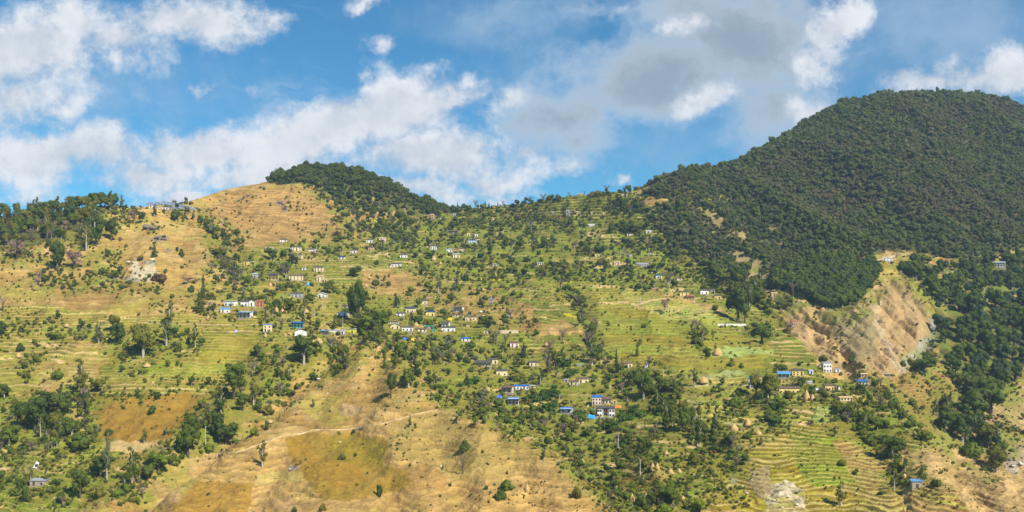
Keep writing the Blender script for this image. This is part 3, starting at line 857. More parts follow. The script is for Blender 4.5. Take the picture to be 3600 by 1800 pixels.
def house(fr, x0, x1, yt, yb, wall, roof, label, nick=None, kind='eave', ver=0, name='house', cat='house', rot=None, win=None, d=None, yellow_door=False):
    """a house on the ground seen at a photo rectangle; width, height and place follow from the ground's distance"""
    global HN
    HN += 1
    r = random.Random(HN * 31)
    pxa, pyt = ph_(fr, x0, yt)
    pxb, pyb = ph_(fr, x1, yb)
    pc = (pxa + pxb) / 2
    g_ = at(pc, pyb)
    k = g_.y / FPX
    w = max((pxb - pxa) * k / 1.06, 1.6)
    H = max((pyb - pyt) * k, 1.6)
    d = d or max(2.2, min(w * .75, 5.6))
    rot = r.uniform(-.22, .16) if rot is None else rot
    root = bpy.data.objects.new(name, None)
    COL.objects.link(root)
    root.location = (g_.x, g_.y, g_.z)
    root.rotation_euler = (0, 0, rot)
    tag(root, label, cat, 'hillside village houses' if cat == 'house' else 'small village sheds')
    LAND.append((pc, pyb, nick if nick else label if len(label.split()) <= 7 else None))
    rise = {'eave': min(1.1, H * .24), 'gable': min(1.5, H * .33), 'shed': min(.5, H * .16)}[kind]
    ov = .42 if w > 4 else .25
    hw = H - rise                              # eaves height
    m = MB()
    a, b_ = -w / 2, w / 2
    low = -min(3.0, d * .55)
    if kind == 'eave':
        m.add([(a, 0, low), (b_, 0, low), (b_, d, low), (a, d, low), (a, 0, hw), (b_, 0, hw), (b_, d, hw), (a, d, hw), (a, d / 2, H - .1), (b_, d / 2, H - .1)],
              [(0, 1, 5, 4), (2, 3, 7, 6), (1, 2, 6, 9, 5), (3, 0, 4, 8, 7), (4, 5, 9, 8), (6, 7, 8, 9)])
    elif kind == 'gable':
        m.add([(a, 0, low), (b_, 0, low), (b_, d, low), (a, d, low), (a, 0, hw), (b_, 0, hw), (b_, d, hw), (a, d, hw), (0, 0, H - .1), (0, d, H - .1)],
              [(0, 1, 5, 8, 4), (2, 3, 7, 9, 6), (1, 2, 6, 5), (3, 0, 4, 7), (4, 8, 9, 7), (5, 6, 9, 8)])
    else:
        m.add([(a, 0, low), (b_, 0, low), (b_, d, low), (a, d, low), (a, 0, hw), (b_, 0, hw), (b_, d, H - .08), (a, d, H - .08)],
              [(0, 1, 5, 4), (2, 3, 7, 6), (1, 2, 6, 5), (3, 0, 4, 7), (4, 5, 6, 7)])
    link('wall', m.mesh('wall', wmat(wall)), root)
    m = MB()
    th = .14
    f = -ov - ver * 1.5
    sl = rise / (d / 2) if kind == 'eave' else 0
    if kind == 'eave':
        zf = hw - sl * ov * .6 - ver * .35
        m.slab((a - ov, f, zf), (b_ + ov, f, zf), (b_ + ov, d / 2, H), (a - ov, d / 2, H), th)
        m.slab((a - ov, d / 2, H), (b_ + ov, d / 2, H), (b_ + ov, d + ov, hw - sl * ov), (a - ov, d + ov, hw - sl * ov), th)
        m.box(a - ov, b_ + ov, d / 2 - .14, d / 2 + .14, H - .03, H + .07)
    elif kind == 'gable':
        s2 = rise / (w / 2)
        m.slab((a - ov, f, hw - s2 * ov), (0, f, H), (0, d + ov, H), (a - ov, d + ov, hw - s2 * ov), th)
        m.slab((0, f, H), (b_ + ov, f, hw - s2 * ov), (b_ + ov, d + ov, hw - s2 * ov), (0, d + ov, H), th)
        m.box(-.14, .14, f, d + ov, H - .03, H + .07)
    else:
        m.slab((a - ov, f, hw + .03 - ver * .3), (b_ + ov, f, hw + .03 - ver * .3), (b_ + ov, d + ov, H + .06), (a - ov, d + ov, H + .06), th)
    link('roof', m.mesh('roof', rmat(roof)), root)
    # footing of rubble stone that levels the house on the slope
    m = MB()
    m.box(a - .25, b_ + .25, -.22, d + .2, low - .4, .28)
    if ver:
        m.box(a - .1, b_ + .1, -ver * 1.5 - .1, -.222, low - .4, .12)
    link('footing', m.mesh('footing', stone_m), root)
    storeys = 2 if hw > 4.0 else 1
    n = win if win is not None else max(1, min(5, int(w / 2.8)))
    if H > 2.1 and n:
        per = w / n
        dn = r.randrange(n)
        for s_ in range(storeys):
            zb = (0.85 if s_ == 0 else hw * .5 + .45) * min(1, hw / (2.3 * storeys))
            for i in range(n):
                xx = a + per * (i + .5)
                sc_ = min(1.0, per / 1.5, (hw / storeys) / 2.35)
                if s_ == 0 and i == dn:
                    o = link('door', DOOR_F, root, (xx, -.002, .30), 0, (sc_, 1, sc_))
                    link('door_leaf', DOOR_P, o)
                else:
                    o = link('window', WIN_F, root, (xx, -.002, zb), 0, (sc_, 1, sc_))
                    link('pane', WIN_P, o)
        # one opening in the gable end or flank that the light falls on
        o = link('window', WIN_F, root, (b_ + .002, d * .5, .85 * min(1, hw / 2.3)), math.pi / 2, (.8, 1, .8))
        link('pane', WIN_P, o)
    if ver:
        np_ = max(2, int(w / 2.4) + 1)
        for i in range(np_):
            m = MB()
            m.box(-.09, .09, -.09, .09, .1, hw - .25 - ver * .35)
            link('post', m.mesh('post', wood), root, (a + .15 + (w - .3) * i / (np_ - 1), -ver * 1.5 + .12, 0))
        if storeys == 2:
            m = MB()
            m.box(a, b_, -ver * 1.5, -.01, hw * .5 - .12, hw * .5)
            link('balcony_floor', m.mesh('balcony_floor', wood), root)
            m = MB()
            m.box(a, b_, -ver * 1.5 - .04, -ver * 1.5 + .02, hw * .5 + .82, hw * .5 + .92)
            for i in range(int(w / .45)):
                xx = a + .2 + i * .45
                m.box(xx, xx + .08, -ver * 1.5 - .03, -ver * 1.5 + .01, hw * .5, hw * .5 + .82)
            link('railing', m.mesh('railing', wood), root)
    return root


Hh = house
# --- the grove-side hamlet
Hh('B', 345, 510, 470, 550, 'white', 'tin', 'long white shed with a grey tin roof behind the utility pole', 'long white tin shed', 'shed')
Hh('B', 300, 435, 570, 645, 'white', 'skyblue', 'low white house whose blue roof shows over banana plants', 'low blue roof over bananas', win=2)
Hh('B', 585, 688, 465, 555, 'white', 'slate', 'white house with dark slate roof beside the salmon house group', 'white slate house', win=2)
Hh('B', 700, 782, 455, 555, 'white', 'brown', 'narrow white gabled house adjoining the salmon pink house', 'narrow white gabled house', 'gable', win=1)
Hh('B', 808, 905, 460, 562, 'salmon', 'clay', 'salmon pink house with clay coloured roof', 'salmon pink house', win=2)
Hh('B', 550, 735, 620, 718, 'white', 'skyblue', 'white house with pale blue tin roof and an open dark verandah', 'pale blue roofed verandah house', 'shed', ver=1, win=3)
Hh('B', 905, 1030, 800, 912, 'cream', 'skyblue', 'pale cream house with a light blue roof beside a tall dark tree', 'cream house with light blue roof', 'shed', win=2)
Hh('B', 1295, 1475, 770, 862, 'turq', 'blue', 'turquoise house under a bright blue roof', 'turquoise house', 'shed', ver=.5, win=4)
Hh('B', 1350, 1525, 872, 975, 'white', 'slate', 'white gable-fronted house with a dark sloping roof', 'white gable-fronted house', 'gable', win=0, rot=.22, d=8)
Hh('B', 1708, 1822, 888, 955, 'dark', 'skyblue', 'dark open shed with light blue roof joined to a long white building', 'dark open shed', 'shed', name='shed', cat='shed', win=2)
Hh('D', 10, 243, 802, 870, 'white', 'paletin', 'long white tin building between dark shed and lime house', 'long white building', 'shed', win=5)
Hh('D', 250, 395, 785, 862, 'lime', 'paletin', 'bright lime yellow house with a brown door', 'lime yellow house', 'shed', win=2)
Hh('D', 130, 285, 535, 610, 'white', 'slate', 'white gabled house with dark eaves below the giant dark tree', 'white dark-eaved house', 'gable', win=2)
Hh('D', 205, 300, 452, 492, 'stone', 'slate', 'low dark roofed hut beside the giant dark tree', None, name='hut', cat='hut')
# --- middle west hamlet
Hh('A', 1425, 1565, 1100, 1178, 'yellow', 'slate', 'yellow mud house with thin dark roof among bushy trees', 'yellow house among bushy trees', win=2)
Hh('A', 1740, 1860, 915, 975, 'cream', 'straw', 'small cream house at the upper edge of the grove-side hamlet', None)
Hh('C', 335, 440, 238, 290, 'white', 'slate', 'white house under a yellow dry field on the tan slope', 'white house under the yellow field')
Hh('C', 505, 645, 340, 418, 'cream', 'slate', 'cream house with dark roof next to a blue tarpaulin', 'cream house by the blue tarpaulin')
Hh('C', 718, 845, 370, 435, 'white', 'brown', 'whitewashed house with brown roof half behind a round tree', None)
Hh('C', 590, 655, 462, 528, 'cream', 'tin', 'small square cream house behind a round bush', None, 'shed', win=1)
Hh('C', 750, 825, 500, 545, 'cream', 'brown', 'tiny cream cottage downhill of a bare earth terrace', None, win=1)
Hh('C', 812, 950, 625, 708, 'cream', 'slate', 'broad cream house with black roof and pale sunlit walls', 'broad cream black-roofed house')
Hh('C', 1158, 1258, 485, 530, 'white', 'navy', 'white house with a deep blue roof beside a utility pole', 'deep blue roofed house', win=2)
Hh('C', 1330, 1416, 388, 445, 'white', 'brown', 'white cottage standing alone on a green terrace', None)
Hh('C', 1585, 1670, 345, 408, 'mud', 'brown', 'tan mud-walled cottage downhill of the mustard plot', None)
Hh('C', 1740, 1842, 215, 275, 'palepink', 'straw', 'pale pinkish house uphill of the yellow mustard plot', 'pale house by the mustard plot')
Hh('C', 1558, 1645, 240, 298, 'white', 'slate', 'off-white house beside the yellow mustard plot', None)
Hh('C', 648, 706, 648, 688, 'white', 'paletin', 'very small white hut next to a tall pole', None, 'shed', name='hut', cat='hut', win=1)
Hh('B', 975, 1122, 80, 185, 'yellow', 'slate', 'two-storey yellow mud house with dark open verandah', 'yellow verandah house', ver=.6)
Hh('B', 1270, 1475, 97, 185, 'cream', 'brown', 'long cream farmhouse with two brown roof slopes', 'long cream farmhouse')
Hh('B', 1660, 1765, 110, 200, 'cream', 'straw', 'cream house half hidden behind bare grey trees', None)
Hh('B', 1768, 1810, 150, 215, 'mud', 'straw', 'tumbledown tan mud shed adjoining the half hidden cream house', None, 'shed', name='shed', cat='shed', win=1)
Hh('B', 1285, 1460, 352, 425, 'grey', 'slate', 'low grey house with dark roof behind tall banana plants', 'grey house behind bananas')
Hh('B', 1672, 1792, 352, 428, 'white', 'tin', 'white gabled cottage with grey roof amid banana plants', None, 'gable')
Hh('B', 750, 826, 78, 152, 'mint' if 'mint' in WALL else 'grey', 'tin', 'small greenish grey hut with tin roof in thick bushes', None, name='hut', cat='hut')
# --- upper saddle
Hh('E', 858, 950, 728, 802, 'white', 'slate', 'two-storey white house with black-framed windows in the upper village', 'upper white two-storey house', win=3)
Hh('E', 1082, 1166, 780, 834, 'white', 'tin', 'white house with grey tin roof, first of a joined terrace', 'joined white house', win=2)
Hh('E', 1170, 1240, 778, 838, 'mud', 'clay', 'brick-brown house in the middle of a joined terrace', None, win=2)
Hh('E', 1246, 1338, 772, 830, 'cream', 'brown', 'cream house at the end of a joined terrace', None, win=3)
Hh('E', 1174, 1276, 845, 915, 'cream', 'tin', 'cream house with grey roof just below the joined terrace', None)
Hh('E', 1365, 1515, 648, 705, 'bluewhite', 'navy', 'long blue-white building with dark blue roof on the upper slope', 'long blue-roofed building')
Hh('E', 1492, 1565, 628, 682, 'cream', 'brown', 'cream house behind the long blue-roofed building', None)
Hh('E', 1110, 1260, 515, 570, 'stone', 'brown', 'dark stone farmhouse with broad brown roof on upper slope', 'dark stone farmhouse', ver=.5)
Hh('E', 1375, 1420, 560, 604, 'cream', 'straw', 'little cream hut on bare ground by stone farmhouse', None, win=1, name='hut', cat='hut')
Hh('E', 1485, 1532, 560, 612, 'white', 'slate', 'little white-fronted hut with shaded dark side', None, win=1, name='hut', cat='hut')
Hh('E', 425, 535, 855, 910, 'white', 'slate', 'white house with sloping dark roof alone in scrub', 'lone white house in scrub')
Hh('E', 298, 440, 980, 1040, 'white', 'slate', 'grey-white double house at the top of the bare tan knoll', 'house atop the tan knoll')
Hh('E', 246, 296, 1005, 1058, 'cream', 'brown', 'small cream outbuilding beside the knoll-top house', None, name='shed', cat='shed', win=1)
Hh('E', 1722, 1790, 340, 378, 'cream', 'straw', 'cream cottage on the pale green terraces under the skyline', None, win=2)
Hh('E', 1155, 1215, 285, 322, 'white', 'tin', 'tiny white cottage below the end of the hilltop forest', None, win=2)
Hh('E', 995, 1056, 330, 378, 'white', 'slate', 'white cottage beside dark bushes under the hilltop forest', None, win=2)
Hh('E', 848, 906, 288, 348, 'mud', 'straw', 'brown two-level cottage under the hilltop forest', None, win=2)
Hh('E', 770, 832, 305, 348, 'yellow', 'straw', 'yellowish hut beside the brown two-level cottage', None, win=1)
Hh('E', 1740, 1800, 180, 212, 'palepink', 'straw', 'pinkish house on the skyline beside dark firs', None, win=2)
Hh('E', 0, 60, 48, 98, 'yellow', 'straw', 'yellow house at the edge of the hilltop forest', 'yellow forest-edge house', win=2)
Hh('E', 448, 500, 212, 244, 'mud', 'straw', 'tan hut in a clearing at the forest foot', None, win=1, name='hut', cat='hut')
Hh('E', 1742, 1800, 992, 1034, 'grey', 'paletin', 'small pale tin hut among dark shrubs in the hollow', None, 'shed', win=1, name='hut', cat='hut')
# --- centre hamlet
Hh('D', 1300, 1415, 372, 445, 'cream', 'slate', 'pale cream house with thin dark roof under the tan slope', 'cream house under the tan slope')
Hh('D', 1105, 1245, 480, 562, 'cream', 'navy', 'cream house with blue-black roof beside a bright green tree', 'blue-black roofed house')
Hh('D', 1398, 1525, 530, 610, 'yellow', 'navy', 'yellow-cream house with dark blue roof in the centre hamlet', 'yellow-cream navy-roofed house')
Hh('D', 975, 1095, 552, 612, 'white', 'slate', 'white cottage with dark roof in front of banana grove', None)
Hh('D', 1785, 1918, 470, 548, 'white', 'slate', 'white two-storey house with long dark balcony openings', 'white balcony house', 'shed', ver=.5, win=3)
Hh('D', 1770, 1935, 580, 624, 'cream', 'brown', 'low cream longhouse below the white balcony house', None, win=4)
Hh('F', 942, 1100, 440, 512, 'cream', 'brown', 'pale cream gabled farmhouse beside a lilac bush', 'pale gabled farmhouse')
Hh('F', 985, 1035, 390, 425, 'grey', 'skyblue', 'tiny hut with pale blue roof above gabled farmhouse', None, 'shed', win=0, name='hut', cat='hut')
Hh('D', 868, 935, 675, 720, 'white', 'slate', 'small white house, upper one of a stepped trio', None, win=2)
Hh('D', 945, 1008, 680, 722, 'white', 'brown', 'small white house, middle one of a stepped trio', None, win=2)
Hh('D', 893, 1032, 712, 795, 'cream', 'slate', 'cream gabled house, lowest of a stepped trio', 'cream gabled house of the trio', 'gable')
Hh('D', 1052, 1220, 745, 825, 'white', 'brown', 'long whitewashed house with arched dark roofline', 'long whitewashed house')
Hh('D', 1240, 1412, 778, 835, 'cream', 'brown', 'low cream house half buried in banana leaves', None)
Hh('D', 1375, 1512, 745, 795, 'stone', 'teal', 'dark house with a teal tin roof', 'teal roofed house', 'shed')
Hh('D', 1490, 1535, 795, 832, 'turq', 'teal', 'little turquoise hut among banana plants', None, 'shed', win=1, name='hut', cat='hut')
Hh('D', 1615, 1727, 682, 765, 'white', 'slate', 'white house with a dark band of balcony, above its twin', 'upper white twin house', ver=.5)
Hh('D', 1615, 1818, 752, 830, 'white', 'slate', 'wide white house with dark roof, below its twin', 'lower white twin house')
Hh('F', 892, 1012, 552, 600, 'ochre', 'brown', 'ochre hut with dark brown roof', None, 'shed', win=1, name='hut', cat='hut')
Hh('D', 1398, 1490, 320, 348, 'mud', 'clay', 'flat brown-roofed shed on the tan slope', None, 'shed', name='shed', cat='shed', win=0)
Hh('F', 892, 1014, 750, 808, 'white', 'blue', 'white hut with bright blue roof deep in the greenery', 'bright blue roofed hut', win=2)
Hh('F', 1580, 1715, 805, 898, 'palepink', 'brown', 'pinkish cream house with a bare tree in front', 'pinkish cream house')
Hh('F', 1205, 1278, 642, 695, 'cream', 'brown', 'small cream gabled hut beside grey bare trees', None, 'gable', win=1)
# --- lower centre
Hh('G', 272, 525, 350, 440, 'cream', 'slate', 'long dark-roofed house with a deep brown verandah', 'long verandah house', ver=1, win=5)
Hh('G', 455, 610, 315, 400, 'cream', 'slate', 'cream house with arched window openings behind the verandah house', None)
Hh('G', 578, 745, 475, 572, 'cream', 'slate', 'cream farmhouse with dark roof below the verandah house', 'cream farmhouse')
Hh('G', 1048, 1180, 355, 435, 'cream', 'slate', 'cream cottage with black gable beside a bare pinkish tree', None)
Hh('G', 652, 812, 705, 818, 'palepink', 'brown', 'pinkish house with brown balconies beside the banana row', 'pinkish balcony house', ver=.6)
Hh('G', 815, 1050, 700, 768, 'white', 'blue', 'long white building with a long blue roof', 'long blue roof', 'shed', win=5)
Hh('G', 1052, 1140, 702, 755, 'mud', 'tin', 'tan mud annex at the end of the long blue roof', None, 'shed', win=1)
Hh('G', 742, 910, 878, 985, 'white', 'blue', 'white house with blue roof and shaded porch', 'blue roofed porch house', 'shed', ver=1, win=3)
Hh('G', 1482, 1655, 1020, 1095, 'bluewhite', 'blue', 'two-tiered blue roofed shed ringed by banana plants', 'two-tiered blue shed', 'shed', ver=1, win=2, name='shed', cat='shed')
Hh('G', 1542, 1602, 615, 668, 'grey', 'tin', 'grey tin-roofed hut beside a tall dark tree', None, 'shed', win=1, name='hut', cat='hut')
Hh('G', 1615, 1745, 630, 708, 'cream', 'brown', 'cream house with blue cloth hanging in front', None)
Hh('G', 1738, 1896, 590, 672, 'cream', 'brown', 'cream gabled house beside the pale green plot', 'cream house by the green plot')
Hh('H', 325, 462, 845, 980, 'palepink', 'blue', 'two-storey cream house with blue roof, joined to another', 'blue roofed half of the double house', rot=0, win=3)
Hh('H', 468, 605, 862, 965, 'palepink', 'brown', 'two-storey cream house with dark wooden balcony, joined to another', 'balcony half of the double house', ver=.6, rot=0, win=3)
Hh('H', 832, 902, 372, 455, 'cream', 'brown', 'narrow cream house between pink and dark trees', None, win=1)
Hh('H', 1075, 1150, 392, 452, 'white', 'slate', 'white house beside a round dark tree on terraces', None, win=2)
Hh('H', 110, 215, 400, 432, 'stone', 'mint', 'low shed with mint green roof among banana plants', None, 'shed', name='shed', cat='shed', win=1)
Hh('H', 628, 672, 915, 965, 'cream', 'straw', 'tiny cream shed beside the double house', None, 'shed', win=1, name='shed', cat='shed')
Hh('F', 1850, 1980, 1078, 1155, 'cream', 'slate', 'cream house under a black gable, uphill of banana plants', None, 'gable')
# --- mountain-side hamlet
Hh('I', 340, 438, 540, 615, 'stone', 'skyblue', 'small stone hut with pale blue roof beside a big olive tree', None, 'shed', win=1, name='hut', cat='hut')
Hh('I', 448, 548, 508, 605, 'yellow', 'brown', 'yellow-brown house partly behind a big olive tree', None, win=2)
Hh('I', 368, 512, 630, 715, 'palepink', 'navy', 'pinkish white house with navy roof before the big olive tree', 'pinkish navy-roofed house', win=3)
Hh('I', 790, 982, 455, 548, 'bluewhite', 'skyblue', 'blue-white house with blue roof and pillared verandah', 'blue-white verandah house', ver=1, win=3)
Hh('I', 1005, 1185, 415, 525, 'yellow', 'slate', 'bright yellow two-storey house with dark roof', 'bright yellow house', win=3)
Hh('I', 1265, 1335, 430, 500, 'bluewhite', 'paletin', 'small pale blue house with flat roof', None, 'shed', win=1)
Hh('I', 1478, 1612, 312, 472, 'white', 'tin', 'tall white house with a row of dark windows and pink lower wall', 'tall white house', 'shed', win=3, rot=-.05)
Hh('I', 1425, 1474, 345, 405, 'white', 'slate', 'narrow white annex touching the tall white house', None, 'shed', win=1)
Hh('I', 1660, 1742, 415, 465, 'white', 'tin', 'low white outbuilding near the tall white house', None, 'shed', win=1, name='shed', cat='shed')
Hh('I', 805, 1130, 680, 790, 'yellow', 'brown', 'long yellow-cream two-storey house with broad brown roof', 'long yellow-cream house', rot=-.04, win=5)
Hh('I', 1502, 1650, 640, 748, 'yellow', 'brown', 'square yellow-cream house with two rows of windows', 'square yellow-cream house', win=3)
Hh('I', 1658, 1735, 665, 735, 'white', 'slate', 'white hut adjoining the square yellow-cream house', None, win=1)
Hh('I', 2010, 2165, 582, 670, 'white', 'blue', 'white house with vivid blue roof near the landslide foot', 'vivid blue roofed house', 'shed', ver=.5, win=3)
Hh('I', 2050, 2145, 478, 545, 'mud', 'straw', 'tan mud house uphill of the vivid blue roof', None, win=2)
Hh('I', 1725, 1940, 832, 905, 'cream', 'straw', 'low ragged row of cream sheds above the mustard plot', None, win=4)
Hh('I', 1238, 1318, 600, 650, 'grey', 'mint', 'pale green tin-roofed hut beside a pointed bush', None, 'shed', win=0, name='hut', cat='hut')
Hh('I', 2385, 2480, 488, 530, 'dark', 'tin', 'flat grey-roofed shed at the dry stream', None, 'shed', win=0, name='shed', cat='shed')
Hh('I', 2330, 2430, 1075, 1145, 'mud', 'straw', 'tan hut with straw roof among dark trees', None, win=1, name='hut', cat='hut')
# --- upper terraces
Hh('J', 222, 312, 338, 402, 'white', 'navy', 'white house with blue roof over a strip of yellow grass', 'white house over yellow grass', win=2)
Hh('J', 482, 600, 378, 430, 'cream', 'brown', 'pale cottage row behind bare grey trees', None)
Hh('J', 562, 695, 572, 655, 'yellow', 'slate', 'yellow house with dark roof above the pink house', 'yellow house above the pink house')
Hh('J', 650, 770, 628, 698, 'pink', 'clay', 'pink house with red balcony rail', 'pink house with red balcony', ver=.5, win=3)
Hh('J', 848, 975, 550, 625, 'white', 'slate', 'long white house with stepped dark roof', 'long white stepped house')
Hh('J', 980, 1062, 545, 605, 'grey', 'slate', 'grey house with dark roof stepping up from the long white house', None, win=2)
Hh('J', 1052, 1150, 622, 695, 'yellow', 'slate', 'yellow cube-shaped house beside steep bank', 'yellow cube-shaped house', win=2)
Hh('J', 2145, 2235, 990, 1062, 'pink', 'clay', 'pinkish-tan shed with three openings beside the landslide', 'three-opening shed', win=3, name='shed', cat='shed')
Hh('J', 1858, 1950, 590, 655, 'mud', 'straw', 'tan mud hut on the ravine edge', None, win=1, name='hut', cat='hut')
Hh('K', 880, 968, 510, 555, 'white', 'white', 'bright white roofed house on the upper terraces', 'bright white roofed house', win=2)
Hh('K', 1425, 1515, 640, 690, 'cream', 'brown', 'cream house in front of a dark tree clump', None, win=2)
Hh('K', 1695, 1775, 600, 642, 'white', 'paletin', 'pale tin-roofed hut at the forest edge', None, win=1, name='hut', cat='hut')
Hh('K', 970, 1046, 935, 975, 'yellow', 'straw', 'yellow-cream hut below a dark green thicket', None, win=1, name='hut', cat='hut')
Hh('K', 1450, 1500, 944, 974, 'grey', 'skyblue', 'tiny blue-roofed hut beside a pink blossom tree', None, 'shed', win=0, name='hut', cat='hut')
Hh('K', 1290, 1340, 78, 110, 'mud', 'straw', 'small tan house on the ridge, first of four on the skyline', None, win=1)
Hh('K', 1348, 1388, 80, 114, 'cream', 'slate', 'cream gabled house on the ridge, second of four on the skyline', None, 'gable', win=1)
Hh('K', 1416, 1470, 80, 112, 'cream', 'slate', 'cream gabled house on the ridge, third of four on the skyline', None, 'gable', win=1)
Hh('K', 1540, 1600, 76, 110, 'ochre', 'straw', 'ochre house on the ridge, fourth of four on the skyline', 'ochre ridge house', win=2)
Hh('K', 720, 795, 80, 108, 'cream', 'straw', 'long low cream house along the bare ridge crest', None, win=3)
Hh('K', 1062, 1130, 340, 374, 'cream', 'straw', 'cream cottage at the edge of upper fields', None, win=2)
Hh('K', 1860 - 1500, 432, 335, 372, 'cream', 'tin', 'pale cottage near the red shed', None, win=3)
Hh('K', 565, 636, 370, 400, 'white', 'tin', 'white cottage with black doorways near the red shed', None, win=3)
Hh('K', 560, 682, 310, 352, 'grey', 'tin', 'long grey-roofed house among upper terraces', None, win=3)
Hh('K', 690, 750, 330, 368, 'cream', 'straw', 'cream cottage beside the long grey roof', None, win=2)
Hh('K', 915, 985, 340, 372, 'cream', 'straw', 'cream house alone between upper fields and thicket', None, win=2)
Hh('K', 430, 500, 402, 438, 'salmon', 'red', 'bright red shed on upper terraces', 'bright red shed', 'shed', win=1, name='shed', cat='shed')
Hh('K', 155, 250, 1055, 1095, 'cream', 'tin', 'pale cream longhouse at the foot of a long bare field', None, win=3)
Hh('K', 1240, 1326, 1035, 1095, 'palepink', 'straw', 'pale pink house above a dark hedge', None, win=2)
Hh('K', 1560, 1740, 1062, 1115, 'grey', 'tin', 'long grey house with speckled whitewashed walls', None, win=5)
Hh('K', 38, 102, 475, 525, 'white', 'slate', 'white cottage with steep dark roof on grove-side terraces', None, win=2)
Hh('K', 1725, 1802, 910, 955, 'white', 'brown', 'white cottage under a leafless tree', None, win=2)
# --- forest clearings
Hh('L', 505, 718, 412, 475, 'ochre', 'straw', 'long ochre house with black windows in the forest clearing', 'long ochre clearing house', win=5)
Hh('L', 360, 422, 345, 380, 'cream', 'straw', 'pale cottage at the forest clearing', None, win=1)
Hh('L', 1300, 1375, 480, 515, 'white', 'straw', 'white cottage in the dark forest', None, win=2)
Hh('L', 925, 1012, 490, 515, 'white', 'tin', 'low white hut in the dark forest', None, win=2, name='hut', cat='hut')
Hh('L', 72, 200, 172, 215, 'stone', 'straw', 'roofless pale stone house in forest', None, win=3)
Hh('L', 255, 345, 345, 410, 'mud', 'straw', 'tan mud hut on reddish bare ground in forest', None, win=1, name='hut', cat='hut')
Hh('M', 352, 470, 285, 335, 'white', 'tin', 'white roadside house with grey roof in the forest', 'white roadside house', win=3)
Hh('M', 1650, 1812, 335, 408, 'white', 'tin', 'long two-level white building with brown stripes by the meadow', 'long two-level building', ver=.5, win=5)
Hh('N', 275, 368, 1000, 1078, 'stone', 'skyblue', 'low hut with faded blue roof on the mountain-side spur', 'faded blue roofed hut', 'shed', win=1, name='hut', cat='hut')
Hh('P', 205, 318, 1062, 1108, 'stone', 'tin', 'low open hut with flat grey roof in the lower fields', 'flat grey roofed hut', 'shed', win=2, name='hut', cat='hut', d=6)

# the large white house with its open two-storey centre
g0 = at(*ph_('H', 525, 1150))
k0 = g0.y / FPX / 4.026
root = bpy.data.objects.new('house', None)
COL.objects.link(root)
root.location = g0
tag(root, 'large white two-storey house with open brown verandahs in the middle', 'house', 'hillside village houses')
LAND.append((*ph_('H', 525, 1150), 'large white verandah house'))
w_, h_ = 242 * k0, 128 * k0
m = MB()
xa, xb, d_ = -w_ / 2, w_ / 2, 6.0
x1_, x2_ = xa + w_ * .30, xa + w_ * .68
m.box(xa, x1_, 0, d_, -3, h_)
m.box(x2_, xb, 0, d_, -3, h_)
m.box(x1_, x2_, 1.9, d_, -3, h_)
link('wall', m.mesh('wall', wmat('white')), root)
m = MB()
m.slab((xa - .5, -.7, h_ - .1), (xb + .5, -.7, h_ - .1), (xb + .5, d_ + .5, h_ + .9), (xa - .5, d_ + .5, h_ + .9), .16)
link('roof', m.mesh('roof', rmat('slate')), root)
for z_ in (h_ * .48, h_ * .93):
    m = MB()
    m.box(x1_, x2_, .1, 1.898, z_ - .14, z_)
    link('balcony_floor', m.mesh('balcony_floor', wood), root)
m = MB()
m.box(x1_, x2_, .08, .16, h_ * .48 + .85, h_ * .48 + .97)
for i in range(12):
    xx = x1_ + (x2_ - x1_) * (i + .3) / 12
    m.box(xx, xx + .10, .09, .15, h_ * .48 + .002, h_ * .48 + .848)
link('railing', m.mesh('railing', paint('rail_wood', (.22, .10, .06), .3, 3)), root)
for fx in (.36, .62):
    m = MB()
    m.box(-.1, .1, -.1, .1, 0, h_ * .93)
    link('post', m.mesh('post', wmat('white')), root, (xa + w_ * fx, .25, 0))
for fx in (.06, .20, .76, .92):
    for zz in (.55, h_ * .52 + .4):
        o = link('window', WIN_F, root, (xa + w_ * fx, -.002, zz), 0, (1.1, 1, 1.15))
        link('pane', WIN_P, o)
for fx in (.42, .55):
    for zz in (.05, h_ * .48 + .02):
        o = link('door', DOOR_F, root, (xa + w_ * fx, 1.898, zz), 0, (1, 1, .98))
        link('door_leaf', DOOR_P, o)
m = MB()
m.box(xa - 3.2, xb + 1.2, -3.4, d_, -4.5, -.02)
link('footing', m.mesh('footing', stone_m), root)


# tarpaulins, tents, walls, solar panels, poles, straw
def tarp(fr, x0, x1, yt, yb, col, label, name='tarpaulin', cat='tarpaulin', rise=.35):
    pxa, pyt = ph_(fr, x0, yt)
    pxb, pyb = ph_(fr, x1, yb)
    g_ = at((pxa + pxb) / 2, pyb)
    k = g_.y / FPX
    w, h = (pxb - pxa) * k, (pyb - pyt) * k
    n = 12
    X, Y_ = np.meshgrid(np.linspace(-.5, .5, n), np.linspace(0, 1, n))
    Zz = h * (.22 + .78 * Y_) * (0.85 + .3 * vnoise(X * 5 + pxa, Y_ * 5, 4)) - .25 * h * (np.abs(X) * 2) ** 3
    v_ = np.stack([X * w * (1 + .1 * vnoise(X * 3, Y_ * 4, 9)), Y_ * h * 1.1, Zz], -1).reshape(-1, 3)
    i_ = np.arange(n * n).reshape(n, n)
    top = np.stack([i_[:-1, :-1], i_[:-1, 1:], i_[1:, 1:], i_[1:, :-1]], -1).reshape(-1, 4)
    low_ = v_ - np.array((0, 0, .12))
    m_ = n * n
    bot = top[:, ::-1] + m_
    edge = np.concatenate([i_[0, :], i_[1:, -1], i_[-1, -2::-1], i_[-2:0:-1, 0]])
    nx = np.roll(edge, -1)
    side = np.stack([nx, edge, edge + m_, nx + m_], -1)
    me = mesh_np(name, np.concatenate([v_, low_]), [top, bot, side], paint('cloth_%.2f_%.2f' % col[:2], col, .2, 1.5, rough=.5))
    tag(link(name, me, None, g_), label, cat, 'bright tarpaulins around the houses')


